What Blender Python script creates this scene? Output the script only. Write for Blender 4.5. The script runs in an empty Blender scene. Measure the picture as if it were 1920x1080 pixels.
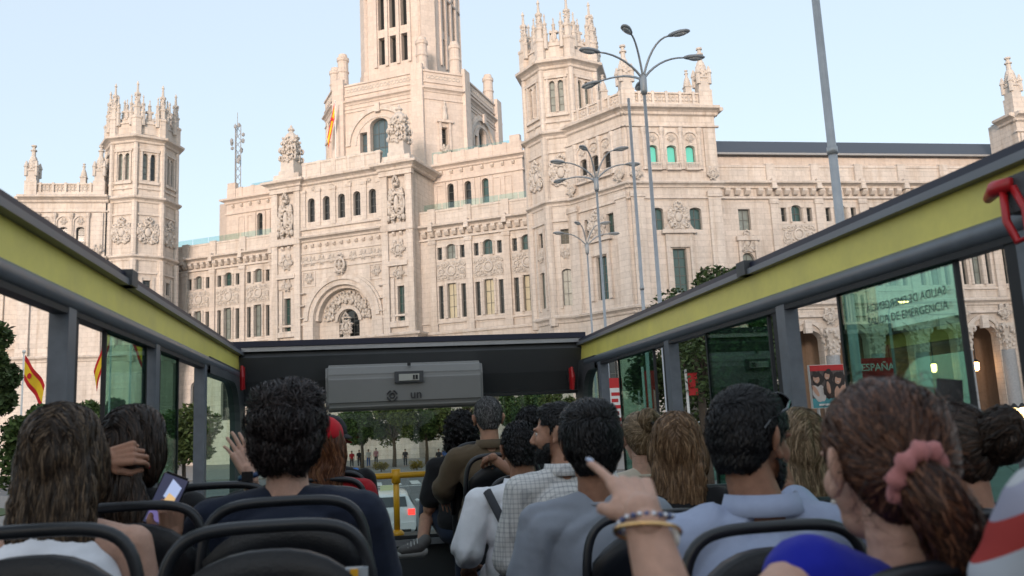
import bpy, bmesh, math, random
import numpy as np
from mathutils import Vector, Matrix, Euler
random.seed(7); np.random.seed(7)
SC = bpy.context.scene
COL = SC.collection
PI = math.pi
# ---------------------------------------------------------------- camera
PITCH = math.radians(9.195); YAW = math.radians(9.887); ROLL = .047; ZC = 3.4
fw = Vector((math.sin(YAW)*math.cos(PITCH), math.cos(YAW)*math.cos(PITCH), math.sin(PITCH)))
r0 = Vector((math.cos(YAW), -math.sin(YAW), 0)); u0 = r0.cross(fw)
rr = math.cos(ROLL)*r0 - math.sin(ROLL)*u0; uu = math.sin(ROLL)*r0 + math.cos(ROLL)*u0
cam = bpy.data.cameras.new('camera'); camo = bpy.data.objects.new('camera', cam); COL.objects.link(camo)
M3 = Matrix((rr, uu, -fw)).transposed()
camo.matrix_world = Matrix.Translation((0, 0, ZC)) @ M3.to_4x4()
cam.lens = 30.0; cam.sensor_width = 36.0; cam.clip_start = .05; cam.clip_end = 5000
cam.dof.use_dof = True; cam.dof.focus_distance = 9.0; cam.dof.aperture_fstop = 4.5
SC.camera = camo
# ---------------------------------------------------------------- sky, sun, exposure
SUN_EL, SUN_AZ = math.radians(6.5), math.radians(200)      # angle from +Y, clockwise: low behind the bus, a little to its left
world = bpy.data.worlds.new('World'); SC.world = world; world.use_nodes = True
wn = world.node_tree; bg = wn.nodes['Background']
sky = wn.nodes.new('ShaderNodeTexSky'); sky.sky_type = 'NISHITA'; sky.sun_disc = False
sky.sun_elevation = SUN_EL; sky.sun_rotation = SUN_AZ; sky.altitude = 600; sky.air_density = 1.0; sky.dust_density = 3.0; sky.ozone_density = 1.0
veil = wn.nodes.new('ShaderNodeMix'); veil.data_type = 'RGBA'; veil.inputs[0].default_value = .45      # thin even high cloud over the whole sky
veil.inputs[7].default_value = (5.3, 6.0, 6.75, 1)
wn.links.new(sky.outputs[0], veil.inputs[6]); wn.links.new(veil.outputs[2], bg.inputs[0]); bg.inputs[1].default_value = .15
sl = bpy.data.lights.new('sun', 'SUN'); sl.energy = 1.9; sl.angle = math.radians(12); sl.color = (1, .83, .74)
so = bpy.data.objects.new('sun', sl); COL.objects.link(so)
sd = Vector((math.sin(SUN_AZ)*math.cos(SUN_EL), math.cos(SUN_AZ)*math.cos(SUN_EL), math.sin(SUN_EL)))
so.rotation_euler = sd.to_track_quat('Z', 'Y').to_euler()
SC.view_settings.view_transform = 'Standard'; SC.view_settings.look = 'None'; SC.view_settings.gamma = 1
SC.view_settings.exposure = .66
SC.render.engine = 'CYCLES'; SC.cycles.max_bounces = 8; SC.cycles.transparent_max_bounces = 24

# ---------------------------------------------------------------- helpers
def tag(o, label=None, cat=None, group=None, kind=None):
    if label: o['label'] = label
    if cat: o['category'] = cat
    if group: o['group'] = group
    if kind: o['kind'] = kind
    return o
def empty(name, loc=(0, 0, 0), label=None, cat=None, group=None):
    o = bpy.data.objects.new(name, None); COL.objects.link(o); o.location = loc; o.empty_display_size = .2
    return tag(o, label, cat, group)
def link(name, me, parent=None, loc=None, rot=None, scale=None):
    o = bpy.data.objects.new(name, me); COL.objects.link(o)
    if parent is not None:
        o.parent = parent
        o.matrix_parent_inverse = Matrix.Translation(-Vector(wloc(parent)))
    if loc is not None: o.location = loc
    if rot is not None: o.rotation_euler = rot
    if scale is not None: o.scale = scale
    return o
def wloc(o):
    v = Vector(o.location)
    # parents are only ever translated, never turned; children's inverse undoes it
    return v if o.parent is None else v
class MB:
    def __init__(s): s.v = []; s.f = []
    def add(s, vs, fs):
        b = len(s.v); s.v.extend([tuple(p) for p in vs]); s.f.extend([tuple(i+b for i in f) for f in fs]); return s
    def box(s, c0, c1):
        (x0, y0, z0), (x1, y1, z1) = c0, c1
        return s.add([(x0,y0,z0),(x1,y0,z0),(x1,y1,z0),(x0,y1,z0),(x0,y0,z1),(x1,y0,z1),(x1,y1,z1),(x0,y1,z1)],
                     [(0,3,2,1),(4,5,6,7),(0,1,5,4),(1,2,6,5),(2,3,7,6),(3,0,4,7)])
    def fbox(s, fr, u0, u1, v0, v1, z0, z1, t=0):
        # box in a wall frame; t narrows its top
        P = fr.pt
        return s.add([P(u0,v0,z0),P(u1,v0,z0),P(u1,v1,z0),P(u0,v1,z0),P(u0+t,v0,z1),P(u1-t,v0,z1),P(u1-t,v1-t,z1),P(u0+t,v1-t,z1)],
                     [(0,1,2,3),(7,6,5,4),(4,5,1,0),(5,6,2,1),(6,7,3,2),(7,4,0,3)])
    def lathe(s, c, prof, n=12, rot=0., sx=1, sy=1):
        b = len(s.v); cx, cy, cz = c
        for r, z in prof:
            for k in range(n):
                a = rot + 2*PI*k/n; s.v.append((cx + sx*r*math.cos(a), cy + sy*r*math.sin(a), cz + z))
        m = len(prof)
        for i in range(m-1):
            for k in range(n):
                k2 = (k+1) % n; s.f.append((b+i*n+k, b+i*n+k2, b+(i+1)*n+k2, b+(i+1)*n+k))
        s.f.append(tuple(b+k for k in reversed(range(n)))); s.f.append(tuple(b+(m-1)*n+k for k in range(n)))
        return s
    def tube(s, pts, rad, n=8, flat=1.0, cap=True):
        pts = [Vector(p) for p in pts]; b = len(s.v); m = len(pts)
        rads = rad if hasattr(rad, '__len__') else [rad]*m
        prev = None
        for i, p in enumerate(pts):
            d = (pts[min(i+1, m-1)] - pts[max(i-1, 0)]).normalized()
            if prev is None:
                a = Vector((0, 0, 1)) if abs(d.z) < .9 else Vector((0, 1, 0))
                x = d.cross(a).normalized()
            else:
                x = (prev - d*prev.dot(d)).normalized()
            prev = x; y = d.cross(x)
            for k in range(n):
                t = 2*PI*k/n; s.v.append(tuple(p + x*(rads[i]*math.cos(t)) + y*(rads[i]*flat*math.sin(t))))
        for i in range(m-1):
            for k in range(n):
                k2 = (k+1) % n; s.f.append((b+i*n+k, b+i*n+k2, b+(i+1)*n+k2, b+(i+1)*n+k))
        if cap:
            s.f.append(tuple(b+k for k in reversed(range(n)))); s.f.append(tuple(b+(m-1)*n+k for k in range(n)))
        return s
    def blob(s, c, r, sub=1):
        V, F = ICO[sub]
        return s.add([(c[0]+r[0]*x, c[1]+r[1]*y, c[2]+r[2]*z) for x, y, z in V], F)
    def ring(s, fn, R, r, n=16, m=6, a0=0., a1=2*PI):
        # torus in a plane given by fn(x, y, h) -> point
        b = len(s.v); full = abs(a1-a0-2*PI) < 1e-6; nn = n if full else n+1
        for i in range(nn):
            a = a0 + (a1-a0)*i/n
            for k in range(m):
                t = 2*PI*k/m; q = R + r*math.cos(t)
                s.v.append(tuple(fn(q*math.cos(a), q*math.sin(a), r*math.sin(t))))
        for i in range(n):
            i2 = (i+1) % nn
            for k in range(m):
                k2 = (k+1) % m; s.f.append((b+i*m+k, b+i2*m+k, b+i2*m+k2, b+i*m+k2))
        return s
    def sweep(s, path, prof, closed=False):
        # path: xy points, left to right seen from outside; prof: (out, z) polygon, closed
        P = [Vector((p[0], p[1])) for p in path]; n = len(P); b = len(s.v); m = len(prof)
        def nor(a, c):
            d = (c-a).normalized(); return Vector((d.y, -d.x))
        for i in range(n):
            if closed: na, nb = nor(P[i-1], P[i]), nor(P[i], P[(i+1) % n])
            else:
                na = nor(P[i-1], P[i]) if i > 0 else None; nb = nor(P[i], P[i+1]) if i < n-1 else None
                na = na or nb; nb = nb or na
            q = (na+nb); q = q / max(.25, q.dot(na))
            for o, z in prof: s.v.append((P[i].x+q.x*o, P[i].y+q.y*o, z))
        L = n if closed else n-1
        for i in range(L):
            i2 = (i+1) % n
            for k in range(m):
                k2 = (k+1) % m; s.f.append((b+i*m+k, b+i2*m+k, b+i2*m+k2, b+i*m+k2))
        if not closed:
            s.f.append(tuple(b+k for k in reversed(range(m)))); s.f.append(tuple(b+(n-1)*m+k for k in range(m)))
        return s
    def mesh(s, name, mat, smooth=False, uv=False):
        me = bpy.data.meshes.new(name); me.from_pydata(s.v, [], s.f); me.update()
        if mat is not None: me.materials.append(mat)
        if smooth: me.polygons.foreach_set('use_smooth', [True]*len(me.polygons))
        if uv: box_uv(me)
        return me
    def build(s, name, mat, parent=None, smooth=False, uv=False):
        return link(name, s.mesh(name, mat, smooth, uv), parent)
def box_uv(me):
    L = me.uv_layers.new(name='UVMap'); co = np.zeros(len(me.vertices)*3); me.vertices.foreach_get('co', co); co = co.reshape(-1, 3)
    uv = np.zeros((len(me.loops), 2))
    for p in me.polygons:
        n = p.normal; idx = list(p.vertices); q = co[idx]
        if abs(n.z) < .75:
            h = math.hypot(n.x, n.y); tx, ty = -n.y/h, n.x/h
            uv[p.loop_start:p.loop_start+p.loop_total, 0] = q[:, 0]*tx + q[:, 1]*ty
            uv[p.loop_start:p.loop_start+p.loop_total, 1] = q[:, 2]
        else:
            uv[p.loop_start:p.loop_start+p.loop_total] = q[:, :2]
    L.data.foreach_set('uv', uv.ravel())
def _ico(sub):
    bm = bmesh.new(); bmesh.ops.create_icosphere(bm, subdivisions=sub, radius=1)
    bm.verts.ensure_lookup_table(); r = ([tuple(v.co) for v in bm.verts], [tuple(v.index for v in f.verts) for f in bm.faces]); bm.free(); return r
ICO = {k: _ico(k) for k in (1, 2, 3)}
class Fr:
    # a wall's frame: u runs to the right seen from outside, v outwards, z up
    def __init__(s, o, d):
        s.o = Vector((o[0], o[1])); s.d = Vector(d[:2]).normalized(); s.n = Vector((s.d.y, -s.d.x))
    def pt(s, u, v, z): return (s.o.x+s.d.x*u+s.n.x*v, s.o.y+s.d.y*u+s.n.y*v, z)
    def xy(s, u, v=0): return (s.o.x+s.d.x*u+s.n.x*v, s.o.y+s.d.y*u+s.n.y*v)
    def ang(s): return math.atan2(s.d.y, s.d.x)

# ---------------------------------------------------------------- materials
def mat(name, col, rough=.6, metal=0., spec=.5, noise=None, bump=None, emit=None, alpha=None, coat=0., sheen=0.):
    m = bpy.data.materials.new(name); m.use_nodes = True; nt = m.node_tree; b = nt.nodes['Principled BSDF']
    b.inputs['Base Color'].default_value = (*col, 1); b.inputs['Roughness'].default_value = rough; b.inputs['Metallic'].default_value = metal
    b.inputs['Specular IOR Level'].default_value = spec; b.inputs['Coat Weight'].default_value = coat; b.inputs['Sheen Weight'].default_value = sheen
    tc = nt.nodes.new('ShaderNodeTexCoord')
    if noise:
        sc, amt = noise[:2]; stretch = noise[2] if len(noise) > 2 else (1, 1, 1)
        mp = nt.nodes.new('ShaderNodeMapping'); mp.inputs['Scale'].default_value = stretch; nt.links.new(tc.outputs['Object'], mp.inputs[0])
        t = nt.nodes.new('ShaderNodeTexNoise'); t.inputs['Scale'].default_value = sc; t.inputs['Detail'].default_value = 6; t.inputs['Roughness'].default_value = .65
        nt.links.new(mp.outputs[0], t.inputs['Vector'])
        r = nt.nodes.new('ShaderNodeMapRange'); r.inputs[1].default_value = .25; r.inputs[2].default_value = .75; r.inputs[3].default_value = 1-amt; r.inputs[4].default_value = 1+amt
        nt.links.new(t.outputs[0], r.inputs[0])
        x = nt.nodes.new('ShaderNodeMix'); x.data_type = 'RGBA'; x.blend_type = 'MULTIPLY'; x.inputs[0].default_value = 1
        x.inputs[6].default_value = (*col, 1); nt.links.new(r.outputs[0], x.inputs[7]); nt.links.new(x.outputs[2], b.inputs['Base Color'])
        r2 = nt.nodes.new('ShaderNodeMapRange'); r2.inputs[3].default_value = max(.02, rough-.12); r2.inputs[4].default_value = min(1, rough+.12)
        nt.links.new(t.outputs[0], r2.inputs[0]); nt.links.new(r2.outputs[0], b.inputs['Roughness'])
    if bump:
        sc, st = bump; t = nt.nodes.new('ShaderNodeTexNoise'); t.inputs['Scale'].default_value = sc; t.inputs['Detail'].default_value = 4
        nt.links.new(tc.outputs['Object'], t.inputs['Vector']); bu = nt.nodes.new('ShaderNodeBump'); bu.inputs['Strength'].default_value = st; bu.inputs['Distance'].default_value = .02
        nt.links.new(t.outputs[0], bu.inputs['Height']); nt.links.new(bu.outputs[0], b.inputs['Normal'])
    if emit: b.inputs['Emission Color'].default_value = (*emit[0], 1); b.inputs['Emission Strength'].default_value = emit[1]
    return m
def stone_mat(name, col, bw=1.35, bh=.62, joint=.11, stain=.15):
    m = bpy.data.materials.new(name); m.use_nodes = True; nt = m.node_tree; N = nt.nodes; L = nt.links; b = N['Principled BSDF']
    b.inputs['Roughness'].default_value = .85; b.inputs['Specular IOR Level'].default_value = .25
    uv = N.new('ShaderNodeTexCoord')
    br = N.new('ShaderNodeTexBrick'); L.new(uv.outputs['UV'], br.inputs['Vector'])
    br.inputs['Scale'].default_value = 1; br.inputs['Brick Width'].default_value = bw; br.inputs['Row Height'].default_value = bh
    br.inputs['Mortar Size'].default_value = .018; br.inputs['Mortar Smooth'].default_value = .4; br.inputs['Bias'].default_value = 0
    br.inputs['Color1'].default_value = (*[c*.945 for c in col], 1); br.inputs['Color2'].default_value = (*[min(1, c*1.05) for c in col], 1)
    br.inputs['Mortar'].default_value = (*[c*(1-joint*2.6) for c in col], 1)
    n1 = N.new('ShaderNodeTexNoise'); n1.inputs['Scale'].default_value = .35; n1.inputs['Detail'].default_value = 8; n1.inputs['Roughness'].default_value = .7
    mp = N.new('ShaderNodeMapping'); mp.inputs['Scale'].default_value = (1.6, 1.6, .35); L.new(uv.outputs['Object'], mp.inputs[0]); L.new(mp.outputs[0], n1.inputs['Vector'])
    ra = N.new('ShaderNodeMapRange'); ra.inputs[1].default_value = .3; ra.inputs[2].default_value = .7; ra.inputs[3].default_value = 1-stain; ra.inputs[4].default_value = 1+stain*.5
    L.new(n1.outputs[0], ra.inputs[0])
    x = N.new('ShaderNodeMix'); x.data_type = 'RGBA'; x.blend_type = 'MULTIPLY'; x.inputs[0].default_value = 1
    L.new(br.outputs[0], x.inputs[6]); L.new(ra.outputs[0], x.inputs[7])
    n2 = N.new('ShaderNodeTexNoise'); n2.inputs['Scale'].default_value = 3.0; n2.inputs['Detail'].default_value = 5; L.new(uv.outputs['Object'], n2.inputs['Vector'])
    rb = N.new('ShaderNodeMapRange'); rb.inputs[1].default_value = .3; rb.inputs[2].default_value = .7; rb.inputs[3].default_value = .92; rb.inputs[4].default_value = 1.05; L.new(n2.outputs[0], rb.inputs[0])
    x2 = N.new('ShaderNodeMix'); x2.data_type = 'RGBA'; x2.blend_type = 'MULTIPLY'; x2.inputs[0].default_value = 1
    L.new(x.outputs[2], x2.inputs[6]); L.new(rb.outputs[0], x2.inputs[7])
    # rain streaks and soot: tall narrow stains
    m3 = N.new('ShaderNodeMapping'); m3.inputs['Scale'].default_value = (1.5, 1.5, .10); L.new(uv.outputs['Object'], m3.inputs[0]); n3 = N.new('ShaderNodeTexNoise'); n3.inputs['Scale'].default_value = 1.0; n3.inputs['Detail'].default_value = 7; n3.inputs['Roughness'].default_value = .6; L.new(m3.outputs[0], n3.inputs['Vector'])
    r3 = N.new('ShaderNodeValToRGB'); r3.color_ramp.elements[0].position = .50; r3.color_ramp.elements[0].color = (1, 1, 1, 1); r3.color_ramp.elements[1].position = .74; r3.color_ramp.elements[1].color = (.74, .67, .60, 1); L.new(n3.outputs[0], r3.inputs[0])
    x3 = N.new('ShaderNodeMix'); x3.data_type = 'RGBA'; x3.blend_type = 'MULTIPLY'; x3.inputs[0].default_value = min(1, stain*5); L.new(x2.outputs[2], x3.inputs[6]); L.new(r3.outputs[0], x3.inputs[7]); L.new(x3.outputs[2], b.inputs['Base Color'])
    bu = N.new('ShaderNodeBump'); bu.inputs['Strength'].default_value = .5; bu.inputs['Distance'].default_value = .03
    ad = N.new('ShaderNodeMath'); ad.operation = 'MULTIPLY_ADD'; ad.inputs[1].default_value = -1.; L.new(br.outputs['Fac'], ad.inputs[0]); L.new(n2.outputs[0], ad.inputs[2])
    L.new(ad.outputs[0], bu.inputs['Height']); L.new(bu.outputs[0], b.inputs['Normal'])
    return m
def glass_mat(name, tint, refl=.12, rough=.01):
    m = bpy.data.materials.new(name); m.use_nodes = True; nt = m.node_tree; N = nt.nodes; L = nt.links; N.remove(N['Principled BSDF'])
    t = N.new('ShaderNodeBsdfTransparent'); t.inputs[0].default_value = (*tint, 1); g = N.new('ShaderNodeBsdfGlossy'); g.inputs['Roughness'].default_value = rough; g.inputs[0].default_value = (.95, 1, .98, 1)
    lw = N.new('ShaderNodeLayerWeight'); lw.inputs[0].default_value = .25
    ra = N.new('ShaderNodeMapRange'); ra.inputs[3].default_value = refl*.5; ra.inputs[4].default_value = min(1, refl*4); L.new(lw.outputs['Fresnel'], ra.inputs[0])
    mx = N.new('ShaderNodeMixShader'); L.new(ra.outputs[0], mx.inputs[0]); L.new(t.outputs[0], mx.inputs[1]); L.new(g.outputs[0], mx.inputs[2]); L.new(mx.outputs[0], N['Material Output'].inputs[0])
    return m
STONE = stone_mat('pale_stone', (.62, .565, .515))
STONE_W = stone_mat('warm_tower_stone', (.62, .545, .49), 1.6, .8, .06, .08)
CARVE = mat('carved_stone', (.54, .50, .46), .9, spec=.2, noise=(1.4, .16), bump=(9, .5))
GRANITE = mat('grey_granite', (.30, .31, .32), .7, noise=(6, .2))
SLATE = mat('slate_roof', (.045, .055, .075), .5, noise=(3, .2))
P_DARK = mat('dark_window_glass', (.018, .022, .024), .08, spec=.6)
P_TEAL = mat('teal_window_glass', (.03, .075, .07), .06, spec=.8)
P_GREY = mat('curtained_window_glass', (.20, .23, .215), .25, spec=.6, noise=(1.5, .25))
P_CREAM = mat('window_with_cream_blind', (.55, .50, .36), .4, spec=.6, noise=(1.2, .12))
P_TURQ = mat('turquoise_window_glass', (.14, .62, .52), .15, spec=.6)
FRAME = mat('window_frame_metal', (.10, .105, .10), .5)
RAILGLASS = glass_mat('terrace_glass', (.82, .93, .91), .1)
# ---------------------------------------------------------------- ground
def sheet(name, x0, y0, x1, y1, z, m, kind='structure'):
    o = MB().add([(x0,y0,z),(x1,y0,z),(x1,y1,z),(x0,y1,z)], [(0,1,2,3)]).build(name, m); tag(o, kind=kind); return o
ASPH = mat('asphalt', (.14, .142, .145), .85, noise=(.5, .25), bump=(60, .4))
PAVE = mat('pavement_slabs', (.24, .225, .21), .85, noise=(.8, .15))
PAINT = mat('road_paint', (.62, .62, .60), .7, noise=(3, .2))
GRASSM = mat('lawn_grass', (.05, .085, .028), .9, noise=(2, .3), bump=(40, .8))
sheet('ground', -1500, -1500, 1500, 1500, 0, ASPH)
def slab(name, pts, z, m):
    n = len(pts); mb = MB().add([(x, y, -.05) for x, y in pts]+[(x, y, z) for x, y in pts], [tuple(range(n, 2*n))]+[(i, (i+1) % n, n+(i+1) % n, n+i) for i in range(n)])
    return tag(mb.build(name, m), kind='structure')
slab('pavement', [(-120, 95), (-26, 84), (14, 62), (24, 50), (200, 50), (200, 200), (-120, 200)], .14, PAVE)
slab('pavement_side', [(-120, 20), (-16, 24), (-14, 52), (-30, 74), (-120, 80)], .14, PAVE)
slab('lawn', [(-100, 30), (-20, 31), (-18, 50), (-32, 70), (-100, 74)], .2, GRASSM)
for k, yy in enumerate((12, 24, 36, 48)):
    sheet('lane_marking', -1.9, yy, -1.75, yy+5, .004, PAINT); sheet('lane_marking', 3.6, yy+2, 3.75, yy+7, .004, PAINT)
for k in range(9): sheet('crossing_stripe', -6+k*1.25, 57, -5.4+k*1.25, 61, .004, PAINT)
sheet('stop_line', -2, 55.2, 5.5, 55.7, .004, PAINT)

# ---------------------------------------------------------------- the palace
TH = math.radians(30)
UX = Vector((math.cos(TH), -math.sin(TH))); O2 = Vector((-2.3, 110)) - .65*UX
PAL = empty('palace', (O2.x, O2.y, 0), 'ornate pale stone palace with octagonal corner towers and tall central tower', 'palace')
MAIN = Fr(O2, UX)
def pp(name, mb, m=None, smooth=False, kind=None):
    o = mb.build(name, m or STONE, PAL, smooth, uv=(m is None or m in (STONE, STONE_W)))
    if kind: o['kind'] = kind
    return o
def wall(fr, u0, u1, z0, z1, ops=(), v=0., dep=.55, m=None, name='wall'):
    """stone wall with real recessed openings: (uc, w, zb, zt, arched)"""
    mb = MB(); us = {u0, u1}; zs = {z0, z1}
    for uc, w, zb, zt, ar in ops: us |= {uc-w/2, uc+w/2}; zs |= {zb, zt}
    us = sorted(us); zs = sorted(zs)
    for a, b in zip(us, us[1:]):
        if b-a < 1e-5: continue
        for c, d in zip(zs, zs[1:]):
            if d-c < 1e-5: continue
            cu, cz = (a+b)/2, (c+d)/2
            if any(abs(cu-o[0]) < o[1]/2 and o[2] < cz < o[3] for o in ops): continue
            mb.add([fr.pt(a, v, c), fr.pt(b, v, c), fr.pt(b, v, d), fr.pt(a, v, d)], [(0, 1, 2, 3)])
    for uc, w, zb, zt, ar in ops:
        pts = outline(uc, w, zb, zt, ar)
        n = len(pts)
        for i in range(n):
            (a, c), (b, d) = pts[i], pts[(i+1) % n]
            mb.add([fr.pt(a, v, c), fr.pt(b, v, d), fr.pt(b, v-dep, d), fr.pt(a, v-dep, c)], [(0, 1, 2, 3)])
        if ar:
            arc = pts[1:-1]; h = len(arc)//2
            for (a, c), (b, d) in zip(arc, arc[1:]):
                mb.add([fr.pt(a, v, c), fr.pt(b, v, d), fr.pt(b, v, zt), fr.pt(a, v, zt)], [(0, 1, 2, 3)])
    return pp(name, mb, m)
def outline(uc, w, zb, zt, ar, n=12):
    if not ar: return [(uc+w/2, zb), (uc+w/2, zt), (uc-w/2, zt), (uc-w/2, zb)]
    r = w/2; rise = r if ar is True else ar*r
    return [(uc+r, zb)] + [(uc+r*math.cos(PI*i/n), zt-rise+rise*math.sin(PI*i/n)) for i in range(n+1)] + [(uc-r, zb)]
def window(fr, op, v=0., dep=.5, pane=None, bars=(1, 2), fw_=.07):
    uc, w, zb, zt, ar = op; pts = outline(uc, w, zb, zt, ar); n = len(pts); mb = MB()
    k = 1-2*fw_/w; zc = (zb+zt)/2; kz = 1-2*fw_/(zt-zb)
    inn = [(uc+(a-uc)*k, zc+(c-zc)*kz) for a, c in pts]
    for i in range(n):
        j = (i+1) % n
        mb.add([fr.pt(*p) for p in ((pts[i][0], v-dep+.1, pts[i][1]), (pts[j][0], v-dep+.1, pts[j][1]), (inn[j][0], v-dep+.1, inn[j][1]), (inn[i][0], v-dep+.1, inn[i][1]), (inn[j][0], v-dep, inn[j][1]), (inn[i][0], v-dep, inn[i][1]))], [(0, 3, 2, 1), (3, 5, 4, 2)])
    zt2 = zt - (w/2*(1 if ar is True else ar)*.25 if ar else 0)
    for b in range(1, bars[0]+1):
        u = uc-w/2+w*b/(bars[0]+1); mb.fbox(fr, u-.03, u+.03, v-dep, v-dep+.08, zb, zt2)
    for b in range(1, bars[1]+1):
        z = zb+(zt-zb)*b/(bars[1]+1); mb.fbox(fr, uc-w/2, uc+w/2, v-dep+.01, v-dep+.07, z-.03, z+.03)
    wo = mb.build('window', FRAME, PAL)
    p = MB().add([fr.pt(a, v-dep+.005, c) for a, c in pts], [tuple(range(n))])
    me = p.mesh('pane', pane or random.choice([P_DARK, P_DARK, P_TEAL, P_GREY])); me.flip_normals() if me.polygons[0].normal.dot(Vector((fr.n.x, fr.n.y, 0))) < 0 else None
    po = link('pane', me, wo); po.matrix_parent_inverse = Matrix.Translation((-PAL.location)) @ Matrix.Identity(4) if False else po.matrix_parent_inverse
    return wo
CORN = [(0, 0), (.25, .12), (.3, .35), (.55, .5), (.95, .62), (1.0, .85), (.85, .95), (0, 1.0)]
def cornice(path, z, h, out, name='cornice', m=None, closed=False, prof=CORN):
    return pp(name, MB().sweep(path, [(o*out, z+q*h) for o, q in prof], closed), m)
BAND = [(0, 0), (1, .15), (1, .85), (0, 1)]
def band(path, z, h, out, name='string_course', m=None, closed=False): return cornice(path, z, h, out, name, m, closed, BAND)
# brackets under a cornice, one object each, sharing a mesh
def bracket_mesh(w, h, d):
    mb = MB(); f = Fr((0, 0), (1, 0))
    mb.add([f.pt(-w/2, 0, 0), f.pt(w/2, 0, 0), f.pt(w/2, d*.45, .06), f.pt(-w/2, d*.45, .06), f.pt(-w/2, d, h*.6), f.pt(w/2, d, h*.6), f.pt(-w/2, d, h), f.pt(w/2, d, h), f.pt(-w/2, 0, h), f.pt(w/2, 0, h)],
           [(0, 1, 2, 3), (3, 2, 5, 4), (4, 5, 7, 6), (6, 7, 9, 8), (0, 3, 4, 6, 8), (1, 9, 7, 5, 2)])
    return mb.mesh('bracket', STONE, uv=True)
BR = bracket_mesh(.55, .75, .6); BR_S = bracket_mesh(.38, .5, .4)
def brackets(fr, u0, u1, n, z, v=0., me=None):
    for i in range(n):
        u = u0+(u1-u0)*(i+.5)/n; x, y = fr.xy(u, v); link('bracket', me or BR, PAL, (x, y, z), (0, 0, fr.ang()))
# carved reliefs
def relief_mesh(name, w, h, d, seed, n=46, oval=True, crown=False, wings=False):
    rnd = random.Random(seed); mb = MB(); q = lambda x, y, hh: (x, -hh, y)
    if oval:
        mb.blob((0, -d*.25, h*.5), (w*.17, d*.5, h*.21), 2)
        ov = lambda x, y, hh: (x*.78, -d*.35-hh, h*.5+y*1.0)
        mb.ring(ov, h*.25, d*.22, 20, 6)
    for i in range(n):
        x = rnd.uniform(.08, .5)*w; z = rnd.uniform(.02, .96)*h
        e = ((x/(w*.5))**2+((z-h*.5)/(h*.5))**2)
        if e > 1.05 or (oval and (x/(w*.22))**2+((z-h*.5)/(h*.27))**2 < 1): continue
        s = rnd.uniform(.05, .11)*min(w, h); dd = d*rnd.uniform(.35, .95)
        for sg in (-1, 1):
            if rnd.random() < .45:
                c0 = (sg*x, z); mb.ring(lambda a, b, hh, c0=c0: (c0[0]+a, -dd*.6-hh, c0[1]+b), s, s*.42, 9, 5)
            else: mb.blob((sg*x, -dd*.4, z), (s*rnd.uniform(.6, 1.3), dd*.7, s*rnd.uniform(.7, 1.7)), 1)
    if crown:
        for k in range(5):
            x = (k-2)*w*.09; mb.blob((x, -d*.5, h*(1.0+.06*(2-abs(k-2)))), (w*.05, d*.4, h*.07), 1)
        mb.blob((0, -d*.4, h*.93), (w*.22, d*.6, h*.045), 1)
    if wings:
        for sg in (-1, 1):
            for k in range(5): mb.blob((sg*w*(.3+.05*k), -d*.4, h*(.75-.14*k)), (w*.1, d*.5, h*.09), 1)
    return mb.mesh(name, CARVE, True)
R_CART = relief_mesh('cartouche', 2.6, 3.2, .5, 3, 60, crown=True)
R_TALL = relief_mesh('carved_shield', 2.0, 5.6, .8, 11, 80, crown=True, wings=True)
def medallion_mesh():
    mb = MB(); rn = random.Random(6); mb.add([(-1.95, -.04, 0), (1.95, -.04, 0), (1.95, -.04, 2.35), (-1.95, -.04, 2.35)], [(0, 1, 2, 3)])
    def rg(x, z, R, r, sx=1.): mb.ring(lambda a, b, h: (x+a*sx, -.12-h, z+b), R, r, 18, 6)
    rg(0, 1.2, .62, .15, .9); mb.blob((0, -.06, 1.2), (.46, .12, .5), 2)
    for k in (-1, 1):
        rg(k*1.45, 1.1, .34, .1, .85); mb.blob((k*1.45, -.06, 1.1), (.22, .1, .25), 2)
        for (x, z, R) in ((.85, 1.85, .2), (.85, .5, .2), (1.1, 1.2, .16), (1.75, 1.85, .15), (1.2, 2.05, .14), (1.75, .4, .15), (1.2, .25, .13), (.35, 2.1, .15), (.4, .25, .16)): rg(k*x, z, R, .065)
        for i in range(34):
            x = rn.uniform(.1, 1.9); z = rn.uniform(.08, 2.28)
            if (x/.7)**2+((z-1.2)/.75)**2 < 1 or ((x-1.45)/.36)**2+((z-1.1)/.4)**2 < 1: continue
            s = rn.uniform(.05, .11); mb.blob((k*x, -.1, z), (s, .14, s*rn.uniform(.8, 1.8)), 1)
    return mb.mesh('medallion_panel', CARVE, True)
R_MED = medallion_mesh()
R_SMALL = relief_mesh('carved_ornament', 1.3, 1.7, .35, 8, 34)
def relief(name, me, fr, u, z, v=0., sc=1.): x, y = fr.xy(u, v); return link(name, me, PAL, (x, y, z), (0, 0, fr.ang()), (sc, sc, sc))
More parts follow.
